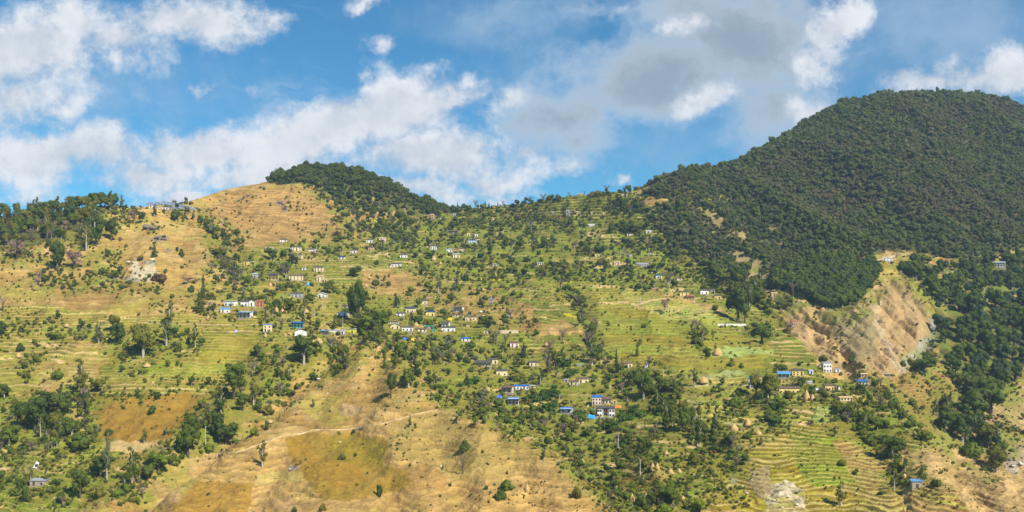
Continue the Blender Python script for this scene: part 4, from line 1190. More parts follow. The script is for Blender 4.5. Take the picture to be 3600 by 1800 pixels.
tarp('H', 245, 370, 1122, 1182, (.05, .28, .72), 'bright blue tarpaulin spread beside the large white verandah house')
tarp('H', 318, 392, 1080, 1118, (.80, .24, .12), 'orange-red tarpaulin above the bright blue one')
tarp('H', 345, 388, 1045, 1085, (.80, .50, .06), 'golden yellow tarpaulin above the orange-red one')
tarp('H', 318, 345, 1028, 1065, (.08, .22, .60), 'small dark blue cloth beside the golden tarpaulin')
tarp('H', 650, 742, 988, 1028, (.82, .20, .06), 'orange tarpaulin on the ground behind the large white house')
tarp('G', 582, 660, 845, 888, (.06, .22, .70), 'blue tarpaulin shelter beside the pinkish balcony house')
tarp('D', 1065, 1125, 912, 948, (.06, .20, .66), 'blue tarpaulin beside yellow straw below the whitewashed house')
tarp('D', 1145, 1226, 922, 958, (.80, .48, .03), 'spread of golden yellow straw beside a blue tarpaulin')
tarp('F', 700, 756, 470, 515, (.80, .46, .02), 'orange-yellow heap in front of the white balcony house')
tarp('C', 470, 512, 370, 408, (.30, .36, .62), 'faded blue tarpaulin beside a cream house')
tarp('B', 1508, 1562, 215, 262, (.10, .42, .72), 'sky blue tarpaulin roof below the long cream farmhouse')
tarp('B', 490, 530, 880, 925, (.36, .42, .68), 'lilac blue cloth on the green terrace')
tarp('G', 1712, 1758, 660, 705, (.12, .36, .72), 'blue cloth hanging at the cream house front')
tarp('I', 1368, 1412, 705, 742, (.55, .62, .78), 'pale blue cloth behind the double straw stack')
tarp('P', 222, 252, 945, 988, (.70, .72, .80), 'small white and blue tent on the bare terrace', 'tent', 'tent')


def wall_strip(fr, x0, x1, yt, yb, mat, label):
    pa, pyt = ph_(fr, x0, yt)
    pb, pyb = ph_(fr, x1, yb)
    a, b_ = at(pa, pyb), at(pb, pyb)
    h = (pyb - pyt) * a.y / FPX
    d = b_ - a
    L = math.hypot(d.x, d.y)
    root = bpy.data.objects.new('retaining_wall', None)
    COL.objects.link(root)
    root.location = a
    root.rotation_euler = (0, 0, math.atan2(d.y, d.x))
    tag(root, label, 'wall')
    m = MB()
    n = max(3, int(L / 3))
    for i in range(n):
        z0, z1 = d.z * i / n, d.z * (i + 1) / n
        xs, xe = L * i / n, L * (i + 1) / n
        m.add([(xs, 0, z0 - 2), (xe, 0, z1 - 2), (xe, .6, z1 - 2), (xs, .6, z0 - 2), (xs, 0, z0 + h), (xe, 0, z1 + h), (xe, .6, z1 + h), (xs, .6, z0 + h)],
              [(4, 5, 6, 7), (0, 1, 5, 4), (1, 2, 6, 5), (2, 3, 7, 6), (3, 0, 4, 7)])
    link('wall_face', m.mesh('wall_face', mat), root)
    m = MB()
    m.slab((-.05, -.1, h + .16), (L + .05, -.1, d.z + h + .16), (L + .05, .7, d.z + h + .16), (-.05, .7, h + .16), .15)
    link('coping', m.mesh('coping', mat), root)


wall_strip('J', 1095, 1500, 1040, 1068, paint('pale_concrete', (.62, .58, .50), .2, .8), 'long pale concrete retaining wall below the bare grey tree')
wall_strip('F', 1435, 1700, 648, 692, paint('beige_plaster', (.56, .46, .30), .2, .8), 'beige retaining wall at the foot of the tan slope')

# solar field on the grove-side crest
panel_m = paint('solar_glass', (.17, .205, .26), .2, .3, rough=.3, spec=.6)  # base colour lightened to grey-blue to stand in for reflected sky
alu = paint('aluminium', (.45, .46, .48), .2, 1.0, rough=.4)
g0 = at(595, 728)
root = bpy.data.objects.new('solar_array', None)
COL.objects.link(root)
ks = g0.y / FPX
root.location = g0
tag(root, 'stepped rows of grey-blue solar panels on the hill crest', 'solar panels')
LAND.append((600, 735, 'solar panel rows'))
rows = [(514, 713, 580, 728, 2.5), (524, 710, 625, 730, 3.0), (545, 708, 662, 731, 3.5), (568, 705, 676, 727, 4.0), (600, 709, 692, 733, 3.0)]
for i, (ax, ay, bx, by, hh) in enumerate(rows):
    y_ = g0.y - 4 + i * 7.0
    A = Vector(((ax - CX) / FPX * y_, y_, (HY - ay) / FPX * y_)) - g0
    B = Vector(((bx - CX) / FPX * y_, y_ - 3, (HY - by) / FPX * y_)) - g0
    n = 6
    down = Vector((1.0, -2.6, -2.7))
    for j in range(n):
        a0, b0 = A.lerp(B, j / n + .006), A.lerp(B, (j + 1) / n - .006)
        m = MB()
        m.slab(a0 + down, b0 + down, b0, a0, .10)
        link('solar_panel', m.mesh('solar_panel', panel_m), root)
        if j % 2 == 0:
            m = MB()
            p_ = a0 + down * .5
            m.tube([(p_.x, p_.y, p_.z - 7), (p_.x, p_.y, p_.z - .12)], [.1, .1], 5)
            link('support_post', m.mesh('support_post', alu), root)
    m = MB()
    m.tube([A + down - Vector((0, 0, .2)), B + down - Vector((0, 0, .2))], [.09, .09], 5)
    link('support_rail', m.mesh('support_rail', alu), root)
Hh('A', 205, 372, 345, 398, 'palepink', 'paletin', 'low pinkish white building in front of the solar panels', 'building by the solar panels', 'shed', win=4, d=4, rot=0)
Hh('A', 95, 148, 322, 362, 'white', 'paletin', 'small white cabin at the end of the solar panels', None, 'shed', win=1, name='hut', cat='hut')

pole_m = paint('pole_concrete', (.55, .52, .46), .15, 1.0)
POLES = [('D', 222, 630, 795), ('D', 505, 720, 800), ('B', 1745, 480, 592), ('B', 1637, 580, 715), ('B', 1495, 622, 730), ('B', 792, 520, 630), ('B', 465, 435, 560), ('G', 1480, 840, 962), ('G', 1848, 880, 985),
         ('H', 1335, 470, 580), ('H', 715, 620, 742), ('R', 740, 740, 842), ('R', 893, 920, 1030), ('R', 1495, 298, 346), ('J', 765, 690, 782), ('A', 755, 330, 432), ('A', 392, 305, 402), ('A', 545, 200, 282), ('A', 1130, 530, 612),
         ('A', 1592, 705, 792), ('A', 1600, 1122, 1222), ('D', 1330, 182, 292), ('D', 750, 60, 162), ('D', 1535, 290, 392), ('F', 1860, 182, 255), ('F', 1478, 970, 1062), ('M', 1920, 165, 212), ('M', 1485, 368, 418), ('M', 755, 510, 556),
         ('M', 1112, 458, 498), ('M', 288, 525, 565), ('M', 1695, 555, 610), ('M', 1905, 595, 645), ('P', 1432, 690, 832), ('E', 1600, 555, 605), ('E', 930, 850, 900), ('E', 95, 640, 690), ('C', 1190, 375, 470), ('C', 700, 590, 665), ('C', 1755, 780, 875),
         ('E', 1512, 850, 898), ('J', 1240, 985, 1045), ('R', 1053, 300, 348), ('K', 1630, 915, 960), ('K', 1330, 900, 975), ('V', 627, 985, 1035), ('V', 893, 975, 1025), ('V', 122, 960, 1010), ('I', 2010, 735, 790)]
POLES_L = []
for i, (fr, x, yt, yb) in enumerate(POLES):
    px_, pyb = ph_(fr, x, yb)
    _, pyt = ph_(fr, x, yt)
    g_ = at(px_, pyb)
    h = max(4.5, (pyb - pyt) * g_.y / FPX)
    root = bpy.data.objects.new('utility_pole', None)
    COL.objects.link(root)
    root.location = g_
    m = MB()
    m.tube([(0, 0, -1), (0, 0, h * .5), (0, 0, h)], [.20, .17, .13], 6)
    link('pole', m.mesh('pole', pole_m), root)
    m = MB()
    m.box(-.7, .7, -.07, .07, h - .55, h - .42)
    for q in (-.6, 0, .6):
        m.box(q - .05, q + .05, -.05, .05, h - .418, h - .22)
    link('crossarm', m.mesh('crossarm', pole_m), root, rz=rnd.uniform(-.8, .8))
    POLES_L.append((root, px_, pyb))

straw_m = paint('straw', (.52, .35, .15), .35, 2.5, rough=1.0, spec=.02)
STACKS = [('B', 1095, 555, 628, 60), ('B', 1178, 580, 634, 65), ('B', 1518, 585, 638, 80), ('B', 128, 680, 732, 62), ('B', 1010, 212, 268, 60), ('B', 940, 925, 982, 50), ('B', 780, 678, 712, 70), ('I', 1225, 738, 885, 100), ('I', 1315, 795, 890, 80),
          ('R', 980, 945, 995, 40), ('R', 1012, 945, 990, 34), ('R', 1105, 985, 1018, 46), ('R', 1165, 982, 1012, 36), ('R', 835, 1155, 1212, 40), ('R', 930, 1145, 1182, 28), ('R', 1430, 145, 196, 68), ('R', 1332, 345, 386, 68), ('R', 1545, 672, 716, 60),
          ('R', 1075, 855, 890, 36), ('R', 1640, 640, 690, 44), ('R', 490, 915, 945, 36), ('R', 1715, 715, 748, 44), ('C', 300, 505, 545, 58), ('C', 1605, 755, 795, 60), ('D', 555, 150, 188, 48), ('D', 690, 660, 725, 40), ('D', 1260, 690, 760, 70),
          ('E', 905, 880, 945, 70), ('E', 1000, 960, 1000, 50), ('P', 330, 115, 142, 44), ('P', 130, 178, 206, 40), ('P', 1025, 248, 276, 56), ('T', 1450, 1105, 1130, 30), ('T', 465, 1160, 1185, 40), ('I', 45, 915, 960, 60), ('I', 335, 1165, 1225, 90),
          ('Q', 100, 1790 - 1150, 662, 40), ('R', 240, 98, 128, 40), ('R', 1190, 1170, 1195, 30), ('H', 365, 520, 552, 40), ('X', 290, 150, 205, 90), ('X', 610, 225, 285, 70), ('N', 205, 940, 975, 70), ('R', 105, 1090, 1140, 40)]
STACK_L = []
for i, (fr, x, yt, yb, wpx) in enumerate(STACKS):
    px_, pyb = ph_(fr, x, yb)
    _, pyt = ph_(fr, x, yt)
    g_ = at(px_, pyb)
    k = g_.y / FPX
    h, w = (pyb - pyt) * k * 1.15, wpx / FR[fr][2] * k
    n, prof = 14, [(0.0, .46), (.12, .50), (.3, .47), (.5, .38), (.7, .24), (.88, .10), (1.0, .02)]
    v_, q_ = [], []
    for a_, (zz, rr) in enumerate(prof):
        for b_ in range(n):
            th = 2 * math.pi * b_ / n
            r_ = rr * w * (0.86 + .3 * rnd.random())
            v_.append((r_ * math.cos(th), r_ * math.sin(th), zz * h - .3 + .06 * h * (rnd.random() - .5)))
    for a_ in range(len(prof) - 1):
        for b_ in range(n):
            q_.append((a_ * n + b_, a_ * n + (b_ + 1) % n, (a_ + 1) * n + (b_ + 1) % n, (a_ + 1) * n + b_))
    o = link('straw_stack', mesh_np('straw_stack', np.array(v_), [np.array(q_)], straw_m), None, g_)
    STACK_L.append((o, px_, pyb))


# footpaths and dirt roads laid over the ground
def path(name, pts, wid, mat, label):
    P = []
    for (x0, y0), (x1, y1) in zip(pts[:-1], pts[1:]):
        n = max(2, int(math.hypot(x1 - x0, y1 - y0) / 5))
        for i in range(n):
            P.append(at(x0 + (x1 - x0) * i / n, y0 + (y1 - y0) * i / n))
    P.append(at(*pts[-1]))
    Q = [P[0]]
    for p in P[1:]:
        if abs(p.y - Q[-1].y) < 25:
            Q.append(p)
    P = np.array([tuple(q) for q in Q])
    ker = np.ones(7) / 7
    for c_ in range(3):
        P[:, c_] = np.convolve(np.pad(P[:, c_], 3, mode='edge'), ker, mode='valid')
    d = np.gradient(P, axis=0)
    nrm = np.stack([-d[:, 1], d[:, 0]], -1)
    nrm /= np.maximum(np.linalg.norm(nrm, axis=1), 1e-6)[:, None]
    wv = wid * (0.7 + .6 * vnoise(np.arange(len(P)) / 6.0, np.zeros(len(P)), 3))[:, None]
    L, Rr = P.copy(), P.copy()
    L[:, :2] += nrm * wv / 2
    Rr[:, :2] -= nrm * wv / 2
    up = np.array((0, 0, .35))
    v_ = np.stack([L + up, Rr + up, Rr - np.array((0, 0, 1.2)), L - np.array((0, 0, 1.2))], 1).reshape(-1, 3)
    i_ = np.arange(len(P) - 1) * 4
    f_ = np.concatenate([np.stack([i_ + a_, i_ + b_, i_ + 4 + b_, i_ + 4 + a_], -1) for a_, b_ in ((0, 1), (1, 2), (3, 0))])
    tag(link(name, mesh_np(name, v_, [f_], mat)), label, name.replace('_', ' '), kind='structure')


pale_dirt = paint('pale_dirt', (.49, .37, .20), .30, .5)
path('footpath', [(760, 1600), (850, 1585), (950, 1549), (1001, 1529), (1067, 1523), (1102, 1511), (1203, 1511), (1279, 1501), (1354, 1488), (1405, 1473), (1475, 1453), (1541, 1440)], .95, pale_dirt, 'pale trodden path crossing the tan slope')
path('road', [(3010, 925), (3060, 918), (3120, 905), (3160, 892), (3215, 882)], 5, pale_dirt, 'bare dirt road through forest')
path('footpath', [(2092, 1400), (2055, 1440), (2058, 1470), (2040, 1500)], 1.2, pale_dirt, 'narrow path down to the double house')
path('footpath', [(3096, 1052), (3094, 1090), (3085, 1130), (3090, 1190)], 2.0, pale_dirt, 'steep pale track on the landslide')

# ------------------------------------------------------------------ plants
ICO = None


def ico():
    global ICO
    if ICO is None:
        import bmesh
        bm = bmesh.new()
        bmesh.ops.create_icosphere(bm, subdivisions=2, radius=1.0)
        bm.verts.ensure_lookup_table()
        ICO = (np.array([v.co[:] for v in bm.verts]), np.array([[v.index for v in f.verts] for f in bm.faces]))
        bm.free()
    return ICO


def leaves(lobes, n, size, g, core=.78, up=.35):
    """leaf clumps (small quads) spread over ragged lobes with a rough inner mass"""
    V, Q, T_ = [], [], []
    base = 0
    vol = np.array([l[3] * l[4] * l[5] for l in lobes]) ** .67
    cnt = np.maximum(6, (n * vol / vol.sum()).astype(int))
    iv, if_ = ico()
    for (cx_, cy_, cz_, rx_, ry_, rz_), c_ in zip(lobes, cnt):
        d = g.normal(size=(c_, 3))
        d /= np.linalg.norm(d, axis=1)[:, None]
        rad = g.uniform(.72, 1.12, (c_, 1))
        p = d * rad * np.array((rx_, ry_, rz_)) + np.array((cx_, cy_, cz_))
        nn = d + g.normal(size=(c_, 3)) * .30 + np.array((0, 0, up))
        nn /= np.linalg.norm(nn, axis=1)[:, None]
        t1 = np.cross(nn, g.normal(size=(c_, 3)))
        t1 /= np.linalg.norm(t1, axis=1)[:, None]
        t2 = np.cross(nn, t1)
        s1 = size * g.uniform(.6, 1.35, (c_, 1))
        s2 = size * g.uniform(.5, 1.1, (c_, 1))
        q = np.stack([p - t1 * s1 - t2 * s2 * .4, p + t1 * s1 * .5 - t2 * s2, p + t1 * s1 + t2 * s2 * .5, p - t1 * s1 * .4 + t2 * s2], 1)
        V.append(q.reshape(-1, 3))
        Q.append(np.arange(c_ * 4).reshape(-1, 4) + base)
        base += c_ * 4
        if core > 0:
            w = iv * np.array((rx_, ry_, rz_)) * core * (1 + .22 * (vnoise(iv[:, 0] * 2.2 + cx_ * 9, iv[:, 1] * 2.2 + iv[:, 2] * 1.7 + cz_ * 7, 5) - .5)[:, None] * 2) + np.array((cx_, cy_, cz_))
            V.append(w)
            T_.append(if_ + base)
            base += len(w)
    return np.concatenate(V), np.concatenate(Q), (np.concatenate(T_) if T_ else None)


def crown_shape(kind, g):
    L = []
    if kind == 'broad':
        L.append((0, 0, .62, .30, .30, .28))
        for i in range(8):
            a = g.uniform(0, 6.28)
            r = g.uniform(.16, .30)
            s = g.uniform(.14, .23)
            L.append((r * math.cos(a), r * math.sin(a), g.uniform(.36, .84), s, s, s * g.uniform(.7, .95)))
        return L, 620, .034
    if kind == 'tall':
        for i in range(9):
            z = .30 + .62 * i / 8
            a = g.uniform(0, 6.28)
            r = g.uniform(.05, .26) * (1.15 - z * .6)
            s = g.uniform(.16, .28) * (1.25 - z * .7)
            L.append((r * math.cos(a), r * math.sin(a), z, s, s, s * .42))
        return L, 520, .032
    if kind == 'conifer':
        for i in range(7):
            z = .10 + .80 * i / 6
            s = .42 * (1 - z) + .05
            L.append((g.uniform(-.03, .03), g.uniform(-.03, .03), z, s, s, .11))
        return L, 480, .034
    if kind == 'bush':
        for i in range(7):
            a = g.uniform(0, 6.28)
            r = g.uniform(.0, .30)
            s = g.uniform(.17, .28)
            L.append((r * math.cos(a), r * math.sin(a), g.uniform(.22, .66), s, s, s * g.uniform(.95, 1.4)))
        return L, 320, .048
    if kind == 'scrub':
        for i in range(4):
            a = g.uniform(0, 6.28)
            r = g.uniform(.05, .30)
            s = g.uniform(.18, .28)
            L.append((r * math.cos(a), r * math.sin(a), g.uniform(.2, .6), s, s, s * 1.3))
        return L, 130, .07
    if kind == 'forest':
        L.append((0, 0, .60, .36, .36, .30))
        for i in range(6):
            a = g.uniform(0, 6.28)
            r = g.uniform(.15, .33)
            s = g.uniform(.15, .25)
            L.append((r * math.cos(a), r * math.sin(a), g.uniform(.40, .82), s, s, s * .9))
        return L, 230, .052


def sticks(g, n, z0, z1, spread, thick):
    m = MB()
    for i in range(n):
        a = g.uniform(0, 6.28)
        zz = g.uniform(z0, z1 * .75)
        p0 = Vector((0, 0, zz))
        r = spread * g.uniform(.5, 1)
        p1 = Vector((math.cos(a) * r * .5, math.sin(a) * r * .5, zz + (z1 - zz) * .5))
        p2 = Vector((math.cos(a + .3) * r, math.sin(a + .3) * r, min(z1, zz + (z1 - zz) * g.uniform(.7, 1.1))))
        m.tube([p0, p1, p2], [thick, thick * .6, thick * .25], 3)
        for j in range(5):
            b_ = a + g.uniform(-1.1, 1.1)
            q0 = p1.lerp(p2, g.uniform(0, .9))
            q1 = q0 + Vector((math.cos(b_) * r * .35, math.sin(b_) * r * .35, g.uniform(.02, .18)))
            m.tube([q0, q1], [thick * .4, thick * .12], 3)
    return m


bark_d = paint('bark_dark', (.10, .075, .05), .3, 2.0)
bark_p = paint('bark_pale', (.40, .35, .28), .3, 2.0)
twig_m = paint('grey_twigs', (.20, .155, .12), .3, 2.0)
TINT = {'dark green': leaf_mat('leaf_dark', (.048, .080, .010), (.100, .132, .016)),
        'olive green': leaf_mat('leaf_olive', (.120, .122, .014), (.190, .178, .024)),
        'bright green': leaf_mat('leaf_bright', (.110, .160, .012), (.190, .235, .020)),
        'mid green': leaf_mat('leaf_mid', (.075, .108, .011), (.130, .160, .018)),
        'grey green': leaf_mat('leaf_greygreen', (.115, .130, .050), (.190, .200, .090)),
        'blue green': leaf_mat('leaf_bluegreen', (.038, .068, .022), (.070, .105, .036)),
        'reddish brown': leaf_mat('leaf_brown', (.15, .085, .035), (.24, .15, .06))}
BLOSSOM = leaf_mat('blossom_petals', (.36, .20, .17), (.50, .33, .29), trans=.3)
WBLOSSOM = leaf_mat('white_petals', (.62, .56, .52), (.78, .72, .68), trans=.3)
FOREST_MAT = leaf_mat('forest_leaf', (.050, .074, .020), (.150, .172, .038), (.150, .112, .064))
LIGHT_FOREST = leaf_mat('near_forest_leaf', (.045, .068, .012), (.110, .130, .022), None)

CROWN, TRUNK = {}, {}
NVAR = {'broad': 6, 'tall': 5, 'conifer': 3, 'bush': 6, 'scrub': 5, 'forest': 6}


def crown_mesh(kind, tint, v):
    key = (kind, tint, v)
    if key not in CROWN:
        bk = (kind, None, v)
        if bk not in CROWN:
            g = np.random.default_rng(100 * list(NVAR).index(kind) + v)
            L, n, s = crown_shape(kind, g)
            V, Q, T_ = leaves(L, n, s, g, core=.60 if kind in ('tall', 'conifer') else .76)
            CROWN[bk] = (V, [Q] + ([T_] if T_ is not None else []))
        V, F = CROWN[bk]
        CROWN[key] = mesh_np('crown', V, F, TINT[tint])
    return CROWN[key]


def trunk_mesh(kind, v, pale):
    key = (kind, v, pale)
    if key not in TRUNK:
        g = np.random.default_rng(900 + v)
        m = MB()
        top = {'broad': .62, 'tall': .88, 'conifer': .92, 'bush': .45}.get(kind, .6)
        r = {'broad': .045, 'tall': .055, 'conifer': .035, 'bush': .03}.get(kind, .04)
        j = lambda s: float(g.uniform(-s, s))
        m.tube([(0, 0, -.10), (j(.02), j(.02), top * .35), (j(.05), j(.05), top * .7), (j(.05), j(.05), top)], [r * 1.25, r, r * .7, r * .3], 6)
        for i in range(5 if kind != 'conifer' else 0):
            a = g.uniform(0, 6.28)
            z = top * g.uniform(.40, .75)
            m.tube([(0, 0, z), (.12 * math.cos(a), .12 * math.sin(a), z + .10), (.24 * math.cos(a), .24 * math.sin(a), z + .20)], [r * .5, r * .35, r * .12], 4)
        TRUNK[key] = m.mesh('trunk', bark_p if pale else bark_d, True)
    return TRUNK[key]


def whole_mesh(kind, tint, v):
    """crown and trunk joined, for the countless trees of the woods"""
    key = ('whole', kind, tint, v)
    if key not in CROWN:
        V, F = None, None
        crown_mesh(kind, list(TINT)[0], v)
        V, F = CROWN[(kind, None, v)]
        m = MB()
        m.tube([(0, 0, -.2), (0, 0, .6)], [.03, .015], 5)
        tv = np.array(m.v)
        tq = np.array([f for f in m.f if len(f) == 4]) + len(V)
        nf = [len(f) for f in F]
        mat = TINT[tint] if isinstance(tint, str) else tint
        CROWN[key] = mesh_np('wood_tree', np.concatenate([V, tv]), F + [tq], [mat, bark_p], midx=np.concatenate([np.zeros(sum(nf)), np.ones(len(tq))]))
    return CROWN[key]


def bare_mesh(v):
    key = ('bare', v)
    if key not in CROWN:
        g = np.random.default_rng(300 + v)
        CROWN[key] = sticks(g, 20, .28, 1.0, .50, .020).mesh('branches', twig_m)
    return CROWN[key]


def blossom_mesh(v, white):
    key = ('blossom', v, white)
    if key not in CROWN:
        g = np.random.default_rng(400 + v)
        L = [(g.uniform(-.28, .28), g.uniform(-.28, .28), g.uniform(.42, .85), s, s, s * .8) for s in g.uniform(.13, .22, 8)]
        V, Q, _ = leaves(L, 460, .030, g, core=0)
        CROWN[key] = mesh_np('blossom', V, [Q], WBLOSSOM if white else BLOSSOM)
    return CROWN[key]


def banana_mesh(v):
    key = ('banana', v)
    if key not in CROWN:
        g = np.random.default_rng(500 + v)
        V, F, M_ = [], [], []
        for st in range(4):
            ox, oy = g.uniform(-.28, .28, 2)
            hh = g.uniform(.38, .62)
            b_ = len(V)
            for k in range(5):
                a = 6.283 * k / 5
                V += [(ox + .035 * math.cos(a), oy + .035 * math.sin(a), -.1)]
            for k in range(5):
                a = 6.283 * k / 5
                V += [(ox + .025 * math.cos(a), oy + .025 * math.sin(a), hh)]
            for k in range(5):
                F.append((b_ + k, b_ + (k + 1) % 5, b_ + 5 + (k + 1) % 5, b_ + 5 + k))
            for lf in range(8):
                a = 6.283 * lf / 8 + g.uniform(-.3, .3)
                ln, dr = g.uniform(.30, .46), g.uniform(.5, 1.5)
                up_ = g.uniform(.25, .55)
                b_ = len(V)
                for k in range(5):
                    t_ = k / 4
                    r_ = ln * t_
                    z = hh + up_ * t_ - dr * .42 * t_ * t_
                    wd = (.02, .075, .085, .065, .012)[k]
                    px_, py_ = ox + r_ * math.cos(a), oy + r_ * math.sin(a)
                    V += [(px_ - wd * math.sin(a), py_ + wd * math.cos(a), z - .02), (px_ + wd * math.sin(a), py_ - wd * math.cos(a), z - .02)]
                for k in range(4):
                    F.append((b_ + 2 * k, b_ + 2 * k + 1, b_ + 2 * k + 3, b_ + 2 * k + 2))
        CROWN[key] = mesh_np('banana_plant', np.array(V), [np.array(F)], leaf_mat('banana_leaf', (.060, .130, .012), (.130, .220, .030), trans=.35))
    return CROWN[key]


# every plant is first written down as (kind, px, base py, width px, height px, tint, note), then built
PL = []


def put(kind, px, py, w, h, tint=None, note=None):
    PL.append([kind, px, py, w, h, tint, note])


def N(fr, x, yb, h, w, kind, tint=None, note=None):
    px_, py_ = ph_(fr, x, yb)
    s = FR[fr][2]
    put(kind, px_, py_, w / s, h / s, tint, note)


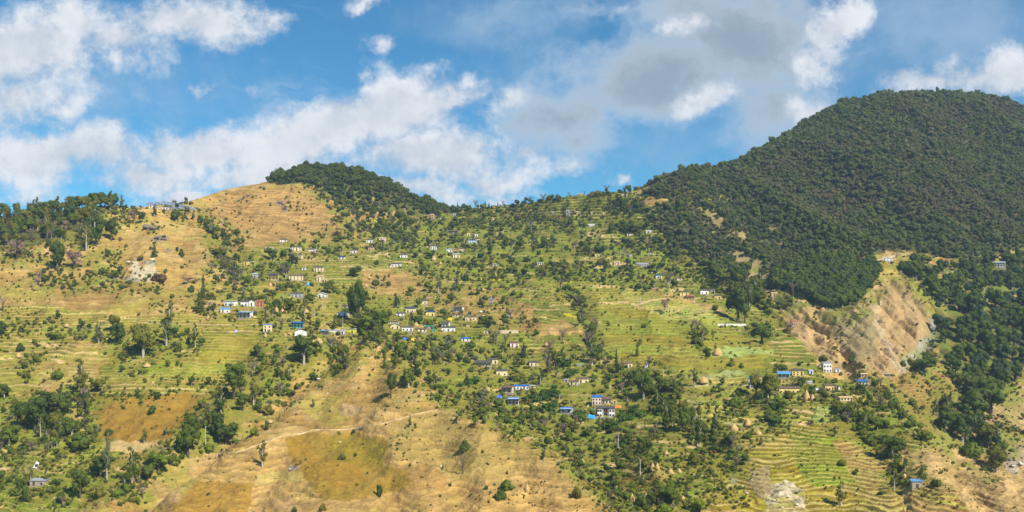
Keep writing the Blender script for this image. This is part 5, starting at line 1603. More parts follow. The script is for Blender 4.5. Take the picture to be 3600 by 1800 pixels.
for a in [('P', 30, 500, 115, 85, 'broad', 'dark green'), ('P', 138, 170, 68, 62, 'bush', 'dark green'), ('P', 402, 82, 62, 102, 'bush', 'bright green'), ('P', 565, 482, 265, 130, 'tall', 'olive green'), ('P', 680, 450, 95, 115, 'broad', 'olive green'),
          ('P', 688, 112, 150, 80, 'tall', 'grey green'), ('P', 830, 110, 155, 130, 'broad', 'dark green'), ('P', 1000, 205, 235, 200, 'broad', 'olive green'), ('P', 1160, 130, 185, 120, 'tall', 'mid green'), ('P', 1360, 132, 165, 56, 'tall', 'dark green'),
          ('P', 245, 722, 240, 190, 'broad', 'dark green'), ('P', 150, 700, 180, 130, 'broad', 'dark green'), ('P', 420, 622, 190, 170, 'broad', 'dark green'), ('P', 380, 742, 150, 120, 'broad', 'olive green'), ('P', 60, 832, 160, 160, 'broad', 'mid green'),
          ('P', 330, 560, 120, 150, 'broad', 'dark green'), ('P', 500, 750, 110, 120, 'broad', 'mid green'),
          ('P', 1632, 500, 260, 190, 'broad', 'mid green'), ('P', 1540, 602, 170, 100, 'tall', 'dark green'), ('P', 1765, 545, 190, 90, 'tall', 'olive green'), ('P', 1690, 580, 130, 130, 'broad', 'mid green'), ('P', 1310, 902, 300, 180, 'broad', 'mid green'),
          ('P', 1300, 700, 130, 90, 'tall', 'mid green'), ('P', 1520, 782, 200, 130, 'broad', 'dark green'), ('P', 1575, 815, 150, 180, 'broad', 'dark green'), ('P', 1440, 700, 150, 110, 'tall', 'mid green'), ('P', 560, 1192, 225, 140, 'broad', 'dark green'),
          ('P', 705, 1042, 150, 140, 'broad', 'dark green'), ('P', 745, 1062, 330, 90, 'tall', 'grey green'), ('P', 920, 1110, 280, 100, 'tall', 'mid green'), ('P', 180, 1215, 125, 70, 'bush', 'dark green'), ('P', 1062, 600, 58, 78, 'bush', 'dark green'),
          ('P', 1110, 1010, 150, 160, 'broad', 'bright green'), ('P', 1030, 1070, 120, 120, 'broad', 'mid green'), ('P', 1830 - 60, 760, 70, 70, 'bush', 'bright green'), ('P', 1640, 810, 40, 60, 'bush', 'bright green'), ('P', 600, 700, 90, 60, 'tall', 'dark green'),
          ('P', 1005, 810, 110, 60, 'tall', 'olive green'), ('P', 760, 752, 50, 60, 'bush', 'dark green'), ('P', 1155, 750, 60, 50, 'tall', 'olive green'), ('P', 560, 860, 140, 150, 'bush', 'mid green'), ('P', 1470, 865, 60, 110, 'bush', 'bright green'),
          ('P', 820, 1175, 60, 110, 'bush', 'bright green'), ('P', 940, 1222, 40, 80, 'bush', 'bright green'), ('P', 690, 1180, 80, 100, 'bush', 'olive green'), ('P', 400, 365, 80, 110, 'bush', 'bright green'), ('P', 180, 350, 60, 70, 'bush', 'olive green'),
          ('Q', 330, 262, 215, 175, 'broad', 'dark green'), ('Q', 400, 372, 75, 65, 'bush', 'dark green'), ('Q', 322, 412, 38, 34, 'bush', 'dark green'), ('Q', 893, 222, 75, 46, 'conifer', 'dark green'), ('Q', 895, 282, 66, 38, 'conifer', 'dark green'),
          ('Q', 966, 276, 78, 44, 'conifer', 'dark green'), ('Q', 940, 490, 175, 90, 'broad', 'dark green'), ('Q', 1003, 218, 110, 90, 'broad', 'bright green'), ('Q', 396, 568, 72, 36, 'tall', 'dark green'), ('Q', 600, 926, 64, 62, 'bush', 'mid green'),
          ('Q', 690, 906, 36, 28, 'bush', 'dark green'), ('Q', 858, 1182, 120, 62, 'bush', 'dark green', 'column'), ('Q', 45, 976, 190, 100, 'tall', 'olive green'), ('Q', 1452, 872, 120, 76, 'bush', 'dark green', 'column'), ('Q', 1405, 672, 92, 52, 'tall', 'dark green'),
          ('Q', 1700, 1206, 105, 90, 'bush', 'dark green'), ('Q', 1742, 1142, 90, 105, 'bush', 'bright green'), ('Q', 268, 1290, 56, 40, 'bush', 'dark green'), ('Q', 462, 1282, 56, 62, 'bush', 'olive green'), ('Q', 1072, 702, 90, 34, 'tall', 'dark green'),
          ('Q', 1300, 1002, 64, 24, 'tall', 'olive green'), ('Q', 1060, 422, 150, 125, 'broad', 'mid green'), ('Q', 1100, 250, 100, 70, 'broad', 'dark green'), ('Q', 680, 738, 30, 30, 'bush', 'blue green'), ('Q', 575, 745, 32, 44, 'bush', 'bright green'),
          ('Q', 75, 712, 66, 44, 'bush', 'dark green'), ('Q', 1600, 1130, 45, 36, 'bush', 'dark green'), ('Q', 1748, 1025, 40, 22, 'bush', 'dark green'), ('Q', 1350, 1110, 30, 34, 'bush', 'mid green'), ('Q', 1440, 1020, 130, 60, 'bare', None), ('Q', 790, 345, 30, 20, 'bush', 'dark green'),
          ('R', 452, 1192, 100, 84, 'bush', 'olive green'), ('R', 612, 1218, 34, 38, 'bush', 'dark green'), ('R', 1362, 206, 80, 70, 'bush', 'dark green'), ('R', 1272, 412, 130, 66, 'tall', 'dark green'), ('R', 915, 500, 205, 160, 'broad', 'dark green'),
          ('R', 1030, 442, 105, 80, 'broad', 'dark green'), ('R', 1112, 458, 84, 110, 'broad', 'mid green'), ('R', 726, 292, 150, 44, 'conifer', 'dark green'), ('R', 872, 200, 100, 36, 'conifer', 'mid green'), ('R', 556, 262, 175, 115, 'tall', 'mid green'),
          ('R', 606, 222, 105, 56, 'broad', 'dark green'), ('R', 756, 985, 95, 86, 'bush', 'mid green'), ('R', 932, 972, 82, 80, 'bush', 'olive green'), ('R', 1256, 958, 100, 116, 'bush', 'olive green'), ('R', 905, 1252, 112, 96, 'bush', 'mid green'),
          ('R', 1090, 1235, 130, 190, 'broad', 'mid green'), ('R', 1290, 1300, 115, 160, 'broad', 'bright green'), ('R', 1050, 1300, 90, 120, 'bush', 'bright green'), ('R', 1742, 115, 165, 165, 'broad', 'dark green'), ('R', 82, 212, 105, 66, 'conifer', 'blue green'),
          ('R', 672, 692, 75, 96, 'bush', 'dark green'), ('R', 1320, 802, 150, 125, 'broad', 'dark green'), ('R', 1190, 722, 180, 120, 'broad', 'mid green'), ('R', 530, 190, 150, 110, 'bare', None), ('R', 250, 320, 110, 80, 'bare', None), ('R', 540, 120, 60, 80, 'bush', 'olive green'),
          ('R', 1650, 772, 50, 96, 'bush', 'mid green'), ('R', 1560, 545, 75, 110, 'bush', 'bright green'), ('R', 915, 1120, 90, 60, 'tall', 'olive green'), ('R', 1530, 275, 80, 50, 'bush', 'olive green'), ('R', 1598, 290, 50, 40, 'bush', 'olive green'),
          ('R', 1700, 470, 150, 110, 'broad', 'olive green'), ('R', 1780, 500, 110, 120, 'broad', 'olive green'), ('R', 1415, 860, 50, 70, 'bush', 'dark green'),
          ('S', 348, 1258, 120, 78, 'tall', 'olive green'), ('S', 736, 1148, 85, 60, 'tall', 'mid green'), ('S', 797, 1167, 54, 58, 'bush', 'mid green'), ('S', 745, 628, 80, 125, 'broad', 'dark green'), ('S', 870, 648, 44, 44, 'bush', 'dark green'),
          ('S', 642, 596, 34, 34, 'bush', 'dark green'), ('S', 450, 727, 50, 76, 'bush', 'dark green'), ('S', 755, 952, 60, 66, 'bush', 'mid green'), ('S', 600, 1015, 95, 130, 'broad', 'dark green'), ('S', 490, 960, 50, 80, 'bush', 'mid green'),
          ('S', 690, 785, 44, 42, 'bush', 'mid green'), ('S', 600, 800, 60, 56, 'bush', 'mid green'), ('S', 682, 862, 44, 54, 'bush', 'bright green'), ('S', 560, 890, 45, 54, 'bush', 'mid green'), ('S', 838, 795, 30, 50, 'bush', 'olive green'), ('S', 850, 1095, 24, 34, 'bush', 'olive green'),
          ('S', 990, 830, 140, 150, 'broad', 'dark green', 'near'), ('S', 1060, 820, 180, 150, 'broad', 'dark green', 'near'), ('S', 925, 955, 140, 110, 'broad', 'dark green'), ('S', 840, 905, 110, 110, 'broad', 'dark green'), ('S', 935, 830, 60, 70, 'broad', 'dark green'), ('S', 1030, 970, 110, 120, 'broad', 'olive green'),
          ('S', 1090, 1100, 130, 120, 'broad', 'olive green'), ('S', 970, 1030, 90, 100, 'bush', 'bright green'), ('S', 770, 730, 30, 24, 'bush', 'olive green'), ('S', 540, 1205, 24, 40, 'bush', 'dark green'), ('S', 420, 1105, 26, 34, 'bush', 'dark green'),
          ('S', 350, 1065, 34, 60, 'bush', 'olive green'), ('S', 160, 690, 44, 44, 'bush', 'dark green'), ('S', 320, 925, 50, 40, 'tall', 'dark green'), ('S', 265, 570, 44, 44, 'bush', 'dark green'), ('S', 397, 575, 38, 40, 'bush', 'dark green'), ('S', 25, 860, 60, 70, 'bush', 'mid green'),
          ('S', 8, 735, 110, 90, 'broad', 'olive green'),
          ('T', 1075, 697, 95, 48, 'conifer', 'dark green'), ('T', 1262, 702, 68, 44, 'bush', 'dark green'), ('T', 1232, 657, 32, 32, 'bush', 'dark green'), ('T', 402, 782, 205, 125, 'broad', 'dark green'), ('T', 515, 782, 120, 110, 'blossom', None), ('T', 122, 712, 125, 150, 'blossom', None),
          ('T', 930, 462, 85, 70, 'blossom', None), ('T', 1390, 1082, 140, 100, 'conifer', 'dark green'), ('T', 1415, 987, 170, 52, 'conifer', 'dark green'), ('T', 520, 902, 58, 44, 'bush', 'dark green'), ('T', 602, 655, 175, 95, 'tall', 'olive green'),
          ('T', 668, 622, 155, 96, 'broad', 'dark green'), ('T', 772, 582, 155, 105, 'broad', 'dark green'), ('T', 1330, 982, 84, 54, 'broad', 'dark green'), ('T', 1572, 578, 42, 40, 'bush', 'dark green'), ('T', 1478, 535, 70, 64, 'bush', 'grey green'),
          ('T', 1395, 462, 58, 44, 'bush', 'dark green'), ('T', 1350, 442, 54, 28, 'bush', 'dark green'), ('T', 1480, 467, 44, 26, 'bush', 'grey green'), ('T', 1505, 575, 60, 60, 'bush', 'olive green'), ('T', 270, 897, 95, 54, 'blossom', None), ('T', 275, 745, 90, 36, 'tall', 'dark green'),
          ('T', 768, 372, 135, 70, 'tall', 'dark green'), ('T', 850, 352, 85, 46, 'tall', 'grey green'), ('T', 700, 340, 110, 110, 'broad', 'dark green'), ('T', 640, 350, 100, 100, 'broad', 'dark green'), ('T', 530, 365, 90, 80, 'broad', 'dark green'), ('T', 462, 370, 95, 50, 'tall', 'grey green'),
          ('T', 335, 410, 110, 100, 'broad', 'dark green'), ('T', 210, 420, 90, 90, 'broad', 'dark green'), ('T', 400, 400, 90, 70, 'tall', 'olive green'), ('T', 330, 570, 170, 70, 'tall', 'olive green'), ('T', 600, 470, 130, 90, 'broad', 'olive green'), ('T', 660, 500, 150, 80, 'tall', 'dark green'),
          ('T', 1100, 872, 80, 120, 'bush', 'reddish brown'), ('T', 1310, 885, 45, 110, 'blossom', None), ('T', 215, 590, 80, 70, 'bare', None), ('T', 340, 625, 60, 55, 'bush', 'dark green'), ('T', 1075, 430, 100, 50, 'tall', 'dark green'), ('T', 990, 465, 80, 50, 'broad', 'dark green'),
          ('T', 800, 1225, 130, 110, 'broad', 'olive green'), ('T', 1180, 1190, 190, 110, 'tall', 'olive green'), ('T', 20, 1080, 90, 70, 'bare', None), ('T', 10, 1250, 110, 80, 'broad', 'dark green'), ('T', 1300, 385, 40, 44, 'bush', 'olive green'), ('T', 1220, 440, 80, 90, 'bush', 'dark green'), ('T', 1215, 300, 34, 40, 'bush', 'grey green'), ('T', 1295, 292, 36, 30, 'bush', 'dark green'),
          ('U', 692, 1182, 330, 125, 'broad', 'dark green', 'giant'), ('U', 720, 1100, 180, 130, 'broad', 'dark green'), ('U', 688, 838, 78, 100, 'broad', 'dark green'), ('U', 500, 950, 88, 110, 'broad', 'mid green'), ('U', 1270, 957, 135, 64, 'tall', 'grey green'), ('U', 1392, 942, 112, 66, 'tall', 'grey green'),
          ('U', 1456, 902, 84, 70, 'broad', 'dark green'), ('U', 1365, 982, 64, 44, 'tall', 'grey green'), ('U', 975, 1042, 94, 50, 'conifer', 'dark green'), ('U', 1545, 972, 64, 40, 'tall', 'dark green'), ('U', 1000, 552, 48, 54, 'broad', 'dark green'), ('U', 640, 522, 54, 54, 'broad', 'dark green'),
          ('U', 860, 532, 64, 54, 'broad', 'dark green'), ('U', 880, 417, 95, 64, 'tall', 'dark green'), ('U', 265, 752, 90, 92, 'broad', 'grey green'), ('U', 1450, 777, 60, 48, 'broad', 'dark green'), ('U', 490, 517, 44, 18, 'conifer', 'dark green'), ('U', 1630, 682, 64, 48, 'broad', 'dark green'),
          ('U', 1640, 1052, 75, 54, 'white', None), ('U', 105, 720, 90, 90, 'broad', 'dark green'), ('U', 190, 720, 70, 55, 'broad', 'dark green'), ('U', 140, 1065, 70, 70, 'broad', 'dark green'), ('U', 240, 1075, 90, 120, 'broad', 'mid green'), ('U', 205, 850, 80, 70, 'bare', None),
          ('U', 780, 1210, 110, 110, 'broad', 'bright green'), ('U', 880, 1215, 150, 130, 'broad', 'bright green'), ('U', 1130, 1060, 80, 60, 'broad', 'bright green'), ('U', 1600, 1190, 90, 120, 'broad', 'mid green'), ('U', 875, 640, 60, 40, 'tall', 'dark green'),
          ('V', 215, 622, 58, 44, 'broad', 'dark green'), ('V', 470, 507, 74, 38, 'tall', 'dark green'), ('V', 502, 512, 54, 38, 'broad', 'dark green'), ('V', 520, 692, 74, 64, 'broad', 'dark green'), ('V', 620, 687, 64, 96, 'broad', 'dark green'), ('V', 882, 922, 54, 56, 'bush', 'dark green'),
          ('V', 1090, 922, 115, 95, 'bare', None), ('V', 1132, 922, 64, 54, 'broad', 'dark green'), ('V', 1570, 1155, 250, 190, 'broad', 'dark green', 'giant'), ('V', 1620, 1152, 135, 95, 'bare', None), ('V', 1065, 1092, 95, 68, 'blossom', None), ('V', 784, 688, 40, 40, 'blossom', None), ('V', 950, 665, 95, 66, 'bare', None),
          ('V', 1412, 1072, 54, 56, 'bush', 'dark green'), ('V', 1700, 1040, 120, 130, 'broad', 'mid green'), ('V', 1290, 1240, 100, 100, 'bare', None), ('V', 130, 327, 44, 44, 'bare', None), ('V', 215, 318, 54, 58, 'bare', None), ('V', 505, 254, 30, 24, 'bare', None), ('V', 785, 250, 40, 44, 'bare', None),
          ('V', 395, 272, 26, 26, 'bare', None), ('V', 850, 540, 80, 100, 'broad', 'dark green'), ('V', 800, 540, 70, 60, 'broad', 'dark green'), ('V', 560, 248, 22, 30, 'broad', 'dark green'), ('V', 605, 250, 24, 14, 'broad', 'dark green'), ('V', 90, 830, 50, 66, 'broad', 'dark green'),
          ('U', 1530, 362, 54, 48, 'bare', None), ('U', 1596, 360, 50, 30, 'conifer', 'dark green'), ('U', 1622, 358, 38, 28, 'conifer', 'dark green'), ('U', 1404, 358, 44, 20, 'tall', 'dark green'), ('U', 1685, 350, 34, 16, 'tall', 'dark green'), ('U', 1720, 350, 40, 24, 'bare', None),
          ('H', 465, 310, 195, 130, 'bare', None), ('H', 770, 480, 120, 130, 'blossom', None), ('H', 1135, 372, 90, 80, 'blossom', None), ('I', 650, 830, 360, 240, 'broad', 'olive green', 'giant'), ('I', 1500, 915, 170, 150, 'broad', 'dark green'), ('I', 1475, 790, 100, 110, 'blossom', None),
          ('I', 940, 865, 140, 190, 'bush', 'olive green'), ('I', 1150, 660, 120, 140, 'broad', 'dark green'), ('I', 2060, 805, 170, 200, 'broad', 'dark green'), ('I', 1340, 640, 75, 54, 'bush', 'mid green'), ('F', 1380, 850, 190, 190, 'bare', None), ('F', 690, 1030, 110, 150, 'bush', 'grey green'),
          ('G', 395, 915, 160, 160, 'broad', 'grey green'), ('K', 1390, 60, 60, 70, 'bare', None), ('W', 960, 1260, 210, 200, 'blossom', None), ('W', 1110, 870, 150, 110, 'blossom', None), ('W', 845, 800, 150, 110, 'blossom', None)]:
    N(*a)

# belts of planting: polyline, half width px, how many, mix of (kind, share, tint list, size px lo-hi, height/width)
B_, S_, T_K, C_ = 'broad', 'bush', 'tall', 'conifer'
GRN = ['dark green', 'mid green', 'olive green', 'bright green']
MIXED = [(S_, .66, ['mid green', 'olive green', 'bright green', 'bright green', 'olive green', 'grey green'], (12, 26), (.6, .95)), (B_, .22, ['dark green', 'mid green', 'olive green', 'bright green', 'mid green'], (18, 34), (.9, 1.3)), (T_K, .06, ['olive green', 'dark green'], (18, 28), (1.7, 2.4)), ('bare', .06, [None], (24, 40), (.9, 1.2))]
SMALL = [(S_, .90, ['mid green', 'olive green', 'olive green', 'dark green', 'bright green'], (8, 20), (.6, 1.0)), (B_, .10, ['dark green', 'mid green'], (16, 28), (.9, 1.3))]
TINY = [(S_, 1.0, ['olive green', 'dark green', 'mid green', 'olive green', 'reddish brown'], (5, 12), (.6, 1.2))]
DENSE = [(B_, .48, ['dark green', 'mid green', 'mid green', 'olive green'], (22, 42), (.9, 1.35)), (S_, .40, ['mid green', 'bright green', 'olive green'], (16, 34), (.6, .9)), (T_K, .08, ['mid green', 'dark green'], (24, 36), (1.8, 2.4))]
BAN = [('banana', 1.0, [None], (20, 32), (.95, 1.25))]
FIRS = [(C_, .6, ['dark green'], (14, 22), (1.6, 2.2)), (B_, .4, ['dark green', 'mid green'], (22, 36), (1, 1.3))]
UPPER = [(B_, .45, ['dark green', 'dark green', 'olive green', 'blue green'], (12, 24), (.85, 1.2)), (S_, .50, ['olive green', 'dark green', 'mid green', 'grey green'], (7, 16), (.6, 1.0)), ('bare', .05, [None], (14, 24), (.9, 1.1))]


def belt(pts, hw, n, mix):
    seg = [(a, b_, math.hypot(b_[0] - a[0], b_[1] - a[1])) for a, b_ in zip(pts[:-1], pts[1:])]
    tot = sum(s[2] for s in seg) or 1
    for _ in range(n):
        d = rnd.random() * tot
        for a, b_, l in seg:
            if d <= l:
                break
            d -= l
        f = d / max(l, 1e-6)
        off = rnd.gauss(0, .5)
        nx, ny = -(b_[1] - a[1]) / max(l, 1), (b_[0] - a[0]) / max(l, 1)
        one(a[0] + (b_[0] - a[0]) * f + nx * off * hw, a[1] + (b_[1] - a[1]) * f + ny * off * hw, mix)


def one(px, py, mix):
    if not (-200 < px < 3850):
        return
    r = rnd.random()
    for kind, share, tints, (lo, hi), (ra, rb) in mix:
        if r <= share:
            break
        r -= share
    w = rnd.uniform(lo, hi)
    put(kind, px, py, w, w * rnd.uniform(ra, rb), rnd.choice(tints))


def area(p, n, mix, thr=.0, sc=70.0, seed=0):
    xs, ys = [q[0] for q in p], [q[1] for q in p]
    X = rng.uniform(min(xs), max(xs), n * 6)
    Y_ = rng.uniform(min(ys), max(ys), n * 6)
    k = inside(p, X, Y_)
    if thr:
        k &= fbm(X / sc, Y_ / (sc * .6), 3, 300 + seed) > thr
    for x, y in list(zip(X[k], Y_[k]))[:n]:
        one(x, y, mix)


# gully hedge along the nose and the belts below the hamlets
belt([(1370, 1215), (1450, 1290), (1530, 1370), (1590, 1430)], 50, 70, MIXED)
belt([(1640, 1430), (1760, 1470), (1900, 1530), (1990, 1590), (2080, 1660), (2180, 1760)], 55, 110, MIXED)
belt([(1600, 1400), (1800, 1450), (1950, 1500)], 50, 60, MIXED)
belt([(2180, 1760), (2260, 1700), (2400, 1760)], 70, 40, SMALL)
belt([(1200, 1120), (1260, 1160), (1330, 1200), (1420, 1260)], 45, 70, MIXED)
belt([(1290, 1140), (1340, 1190)], 45, 34, DENSE)
belt([(1340, 1140), (1460, 1120), (1560, 1160)], 36, 60, MIXED)
belt([(1480, 1200), (1600, 1250), (1700, 1260), (1800, 1300), (1900, 1380)], 80, 150, MIXED)
belt([(1900, 1260), (2050, 1300), (2150, 1330), (2200, 1390)], 70, 80, MIXED)
belt([(2210, 1340), (2290, 1370), (2390, 1400)], 36, 44, DENSE)
belt([(2290, 1430), (2380, 1470), (2440, 1510), (2500, 1560)], 42, 60, DENSE)
belt([(2500, 1520), (2560, 1570), (2620, 1640)], 30, 34, MIXED)
belt([(1960, 1490), (2080, 1510), (2220, 1520), (2300, 1560)], 60, 90, MIXED)
belt([(2060, 1600), (2200, 1600), (2350, 1620), (2480, 1650)], 80, 120, SMALL)
belt([(2100, 1760), (2300, 1780), (2460, 1790)], 50, 50, MIXED)
belt([(1690, 1010), (1760, 1060), (1800, 1100), (1850, 1120)], 26, 30, SMALL)
belt([(1980, 1010), (2030, 1070), (2060, 1130), (2080, 1180), (2070, 1230)], 26, 60, MIXED)
belt([(2600, 1060), (2660, 1040), (2700, 1080)], 30, 40, DENSE)
belt([(2430, 1180), (2480, 1190), (2440, 1210)], 26, 20, MIXED)
belt([(2700, 1310), (2850, 1300), (2960, 1300), (3040, 1300)], 26, 40, SMALL)
belt([(2900, 1370), (2960, 1400), (3020, 1440), (3060, 1480)], 40, 60, MIXED)
belt([(3000, 1340), (3080, 1360), (3120, 1400)], 36, 40, MIXED)
belt([(2960, 1430), (3030, 1480), (3060, 1530)], 36, 44, DENSE)
belt([(3070, 1560), (3130, 1600), (3150, 1660), (3180, 1710)], 34, 46, DENSE[1:] + SMALL[:1])
belt([(3060, 1400), (3150, 1450), (3200, 1500), (3260, 1540)], 40, 50, MIXED)
belt([(2560, 1440), (2640, 1430), (2760, 1430)], 36, 40, MIXED)
belt([(2380, 1330), (2560, 1440)], 50, 24, SMALL)
belt([(750, 920), (830, 940), (900, 930), (1000, 960)], 36, 60, MIXED)
belt([(760, 960), (860, 1000), (1000, 1010), (1130, 1010)], 44, 80, MIXED)
belt([(1000, 900), (1100, 860), (1250, 870), (1340, 880)], 44, 90, SMALL)
belt([(1180, 830), (1290, 840), (1420, 850), (1500, 860)], 40, 70, SMALL)
belt([(780, 1090), (860, 1085), (1000, 1080), (1080, 1060)], 26, 36, MIXED)
belt([(730, 1100), (800, 1105)], 14, 12, MIXED)
belt([(1080, 1210), (1160, 1240), (1230, 1260), (1160, 1290)], 40, 70, MIXED)
belt([(880, 1250), (980, 1290), (1020, 1340), (960, 1400), (900, 1450)], 50, 90, MIXED)
belt([(830, 1330), (760, 1420), (720, 1500), (660, 1570), (580, 1620)], 50, 100, MIXED)
belt([(620, 1600), (560, 1660), (480, 1700), (420, 1760)], 46, 60, MIXED)
belt([(270, 1400), (310, 1450), (330, 1530), (300, 1570)], 40, 60, MIXED)
belt([(40, 1450), (140, 1500), (230, 1520)], 50, 50, DENSE)
belt([(0, 1560), (100, 1590), (220, 1560)], 36, 40, MIXED)
belt([(0, 1720), (100, 1700), (200, 1760), (240, 1790)], 50, 50, MIXED)
belt([(300, 1390), (420, 1400), (560, 1390), (640, 1380)], 20, 50, SMALL)
belt([(430, 1230), (560, 1240), (680, 1220)], 24, 40, SMALL)
belt([(320, 1190), (480, 1180), (600, 1170), (700, 1180)], 20, 30, SMALL)
belt([(0, 1130), (60, 1140), (160, 1150), (220, 1120)], 26, 40, SMALL)
belt([(150, 980), (240, 1000), (420, 1010), (560, 1030)], 34, 70, SMALL)
belt([(300, 950), (420, 960), (300, 970)], 22, 30, SMALL)
belt([(0, 900), (60, 890), (120, 900)], 30, 24, SMALL)
belt([(610, 745), (640, 760), (650, 775)], 10, 16, SMALL)
belt([(690, 760), (740, 800), (800, 850), (860, 870)], 26, 60, SMALL)
belt([(1080, 640), (1180, 690), (1290, 730), (1400, 770), (1560, 790)], 34, 100, UPPER)
belt([(1180, 720), (1250, 780), (1330, 830), (1400, 880)], 50, 90, UPPER)
belt([(1560, 745), (1700, 745), (1830, 730), (1960, 705), (2100, 690), (2220, 680)], 14, 110, UPPER)
belt([(1560, 790), (1700, 800), (1850, 780), (2000, 760), (2200, 740)], 30, 130, UPPER)
belt([(1500, 850), (1650, 860), (1800, 860), (1950, 860)], 36, 130, UPPER)
belt([(2030, 895), (2110, 890), (2160, 900)], 16, 34, UPPER)
belt([(2100, 935), (2220, 935), (2330, 945)], 12, 50, UPPER)
belt([(2150, 800), (2230, 830), (2300, 880), (2380, 920)], 50, 110, UPPER)
belt([(2160, 730), (2240, 740), (2300, 770)], 26, 80, UPPER)
belt([(2330, 930), (2430, 980), (2560, 1020), (2640, 1040)], 40, 80, UPPER)
belt([(2500, 940), (2560, 1000), (2620, 1030), (2680, 1020)], 22, 60, DENSE)
belt([(2590, 990), (2620, 1010), (2660, 1030)], 12, 20, DENSE)
belt([(2740, 1060), (2790, 1050), (2700, 1110)], 30, 26, MIXED)
belt([(1450, 960), (1560, 940), (1700, 960), (1850, 990)], 50, 120, SMALL)
belt([(1900, 940), (2000, 960), (2150, 980), (2300, 1000)], 40, 100, UPPER)
belt([(3230, 1000), (3270, 1040), (3310, 1080)], 24, 20, SMALL)
belt([(2860, 1150), (2950, 1190), (2960, 1260)], 36, 40, TINY)
belt([(3400, 1470), (3440, 1500), (3480, 1550), (3530, 1620)], 34, 60, DENSE)
belt([(3480, 1520), (3560, 1500), (3600, 1560)], 44, 40, SMALL)
belt([(3300, 1430), (3350, 1480), (3380, 1530)], 26, 34, DENSE)
belt([(3380, 1580), (3450, 1600)], 16, 14, MIXED)
# banana groves beside the houses
for p, hw, n in (([(1655, 1305), (1725, 1300)], 10, 12), ([(1620, 1350), (1680, 1345)], 14, 8), ([(1770, 1375), (1860, 1385), (1960, 1385)], 14, 30), ([(1840, 1410), (1960, 1400)], 12, 16), ([(1890, 1445), (1960, 1440)], 14, 14), ([(2000, 1320), (2050, 1300)], 14, 10),
                 ([(2220, 1450), (2270, 1460)], 14, 14), ([(2180, 1480), (2220, 1470)], 10, 8), ([(2130, 1500), (2170, 1510)], 12, 8), ([(760, 1105), (830, 1105)], 8, 10), ([(1020, 1050), (1110, 1055)], 10, 16), ([(890, 1095), (920, 1100)], 6, 6),
                 ([(1440, 1125), (1500, 1130)], 10, 14), ([(1480, 1170), (1560, 1180)], 14, 18), ([(2000, 1470), (2070, 1465)], 12, 12), ([(1440, 1165), (1510, 1165)], 8, 8), ([(2720, 1430), (2740, 1440)], 16, 8), ([(2560, 1425), (2600, 1420)], 12, 8),
                 ([(2740, 1485), (2720, 1490)], 14, 8), ([(1960, 1275), (1990, 1290)], 10, 8)):
    belt(p, hw, n, BAN)
# loose scatter over slopes and terraces
area([(700, 950), (1500, 950), (2100, 1250), (2300, 1500), (2000, 1560), (1600, 1400), (1350, 1180), (1000, 1180), (740, 1120)], 240, MIXED, .47, 60, 1)
area([(2000, 1540), (2560, 1560), (2640, 1790), (2220, 1790)], 200, SMALL, .42, 60, 2)
area([(1480, 780), (2250, 700), (2420, 900), (2650, 1050), (2100, 1000), (1900, 980), (1500, 930)], 420, UPPER, .44, 50, 3)
area([(0, 1400), (330, 1540), (560, 1600), (440, 1760), (0, 1790)], 130, SMALL, .45, 50, 4)
area([(0, 1130), (700, 1180), (900, 1330), (620, 1380), (0, 1400)], 130, SMALL, .52, 50, 5)
area([(0, 860), (560, 900), (700, 1050), (700, 1100), (0, 1120)], 78, TINY, .52, 60, 6)
area([(1340, 1480), (1560, 1450), (1850, 1560), (1950, 1650), (1900, 1780), (1500, 1780), (1400, 1650)], 78, TINY, .52, 60, 7)
area([(700, 1650), (980, 1540), (1480, 1470), (2000, 1780), (700, 1790)], 42, TINY, .45, 60, 8)
area([(980, 1400), (1260, 1210), (1500, 1400), (1480, 1440), (1010, 1520)], 54, TINY, .52, 50, 9)
area([(640, 740), (950, 660), (1150, 660), (1330, 830), (1000, 840), (760, 880)], 156, TINY, .52, 60, 10)
area([(1130, 660), (1330, 730), (1500, 800), (1450, 880), (1330, 850)], 180, UPPER, .40, 50, 11)
area([(1180, 950), (1420, 950), (1850, 1060), (1900, 1180), (1750, 1170), (1400, 1050)], 78, TINY, .52, 50, 12)
area([(2060, 1000), (2560, 1150), (2680, 1300), (2400, 1320), (2100, 1280)], 90, TINY, .52, 60, 13)
area([(2400, 1320), (3000, 1330), (3150, 1480), (2900, 1500), (2500, 1520)], 130, SMALL, .46, 60, 14)
area([(2560, 1500), (3150, 1500), (3180, 1790), (2520, 1790)], 48, TINY, .52, 60, 15)
area([(3190, 1560), (3300, 1550), (3600, 1700), (3600, 1790), (3200, 1790)], 78, TINY, .52, 60, 16)
area([(3380, 1400), (3600, 1350), (3600, 1680), (3330, 1540)], 78, TINY, .52, 60, 17)
area([(2730, 1100), (2950, 1130), (3090, 1020), (3300, 1100), (3240, 1290), (2990, 1300), (2900, 1240)], 36, TINY, .52, 50, 18)
area([(3080, 1330), (3340, 1310), (3380, 1480), (3230, 1460)], 24, TINY, .52, 50, 19)
area([(2560, 800), (2700, 780), (2740, 1000), (2560, 1000)], 120, UPPER, .42, 40, 20)
area([(2300, 700), (2600, 690), (2600, 800), (2400, 780)], 120, UPPER, .40, 40, 21)
area([(0, 850), (400, 770), (560, 760), (700, 1000), (400, 1000), (0, 960)], 90, SMALL, .5, 50, 22)
area(FOREST_G, 340, [(B_, .78, ['dark green', 'mid green', 'mid green', 'olive green'], (26, 44), (.95, 1.3)), (T_K, .17, ['olive green', 'dark green'], (20, 28), (1.7, 2.3)), ('blossom', .05, [None], (22, 32), (.8, 1.0))])
area(FOREST_N, 330, [(B_, 1.0, ['dark green', 'dark green', 'mid green', 'blue green'], (40, 66), (.95, 1.25))])
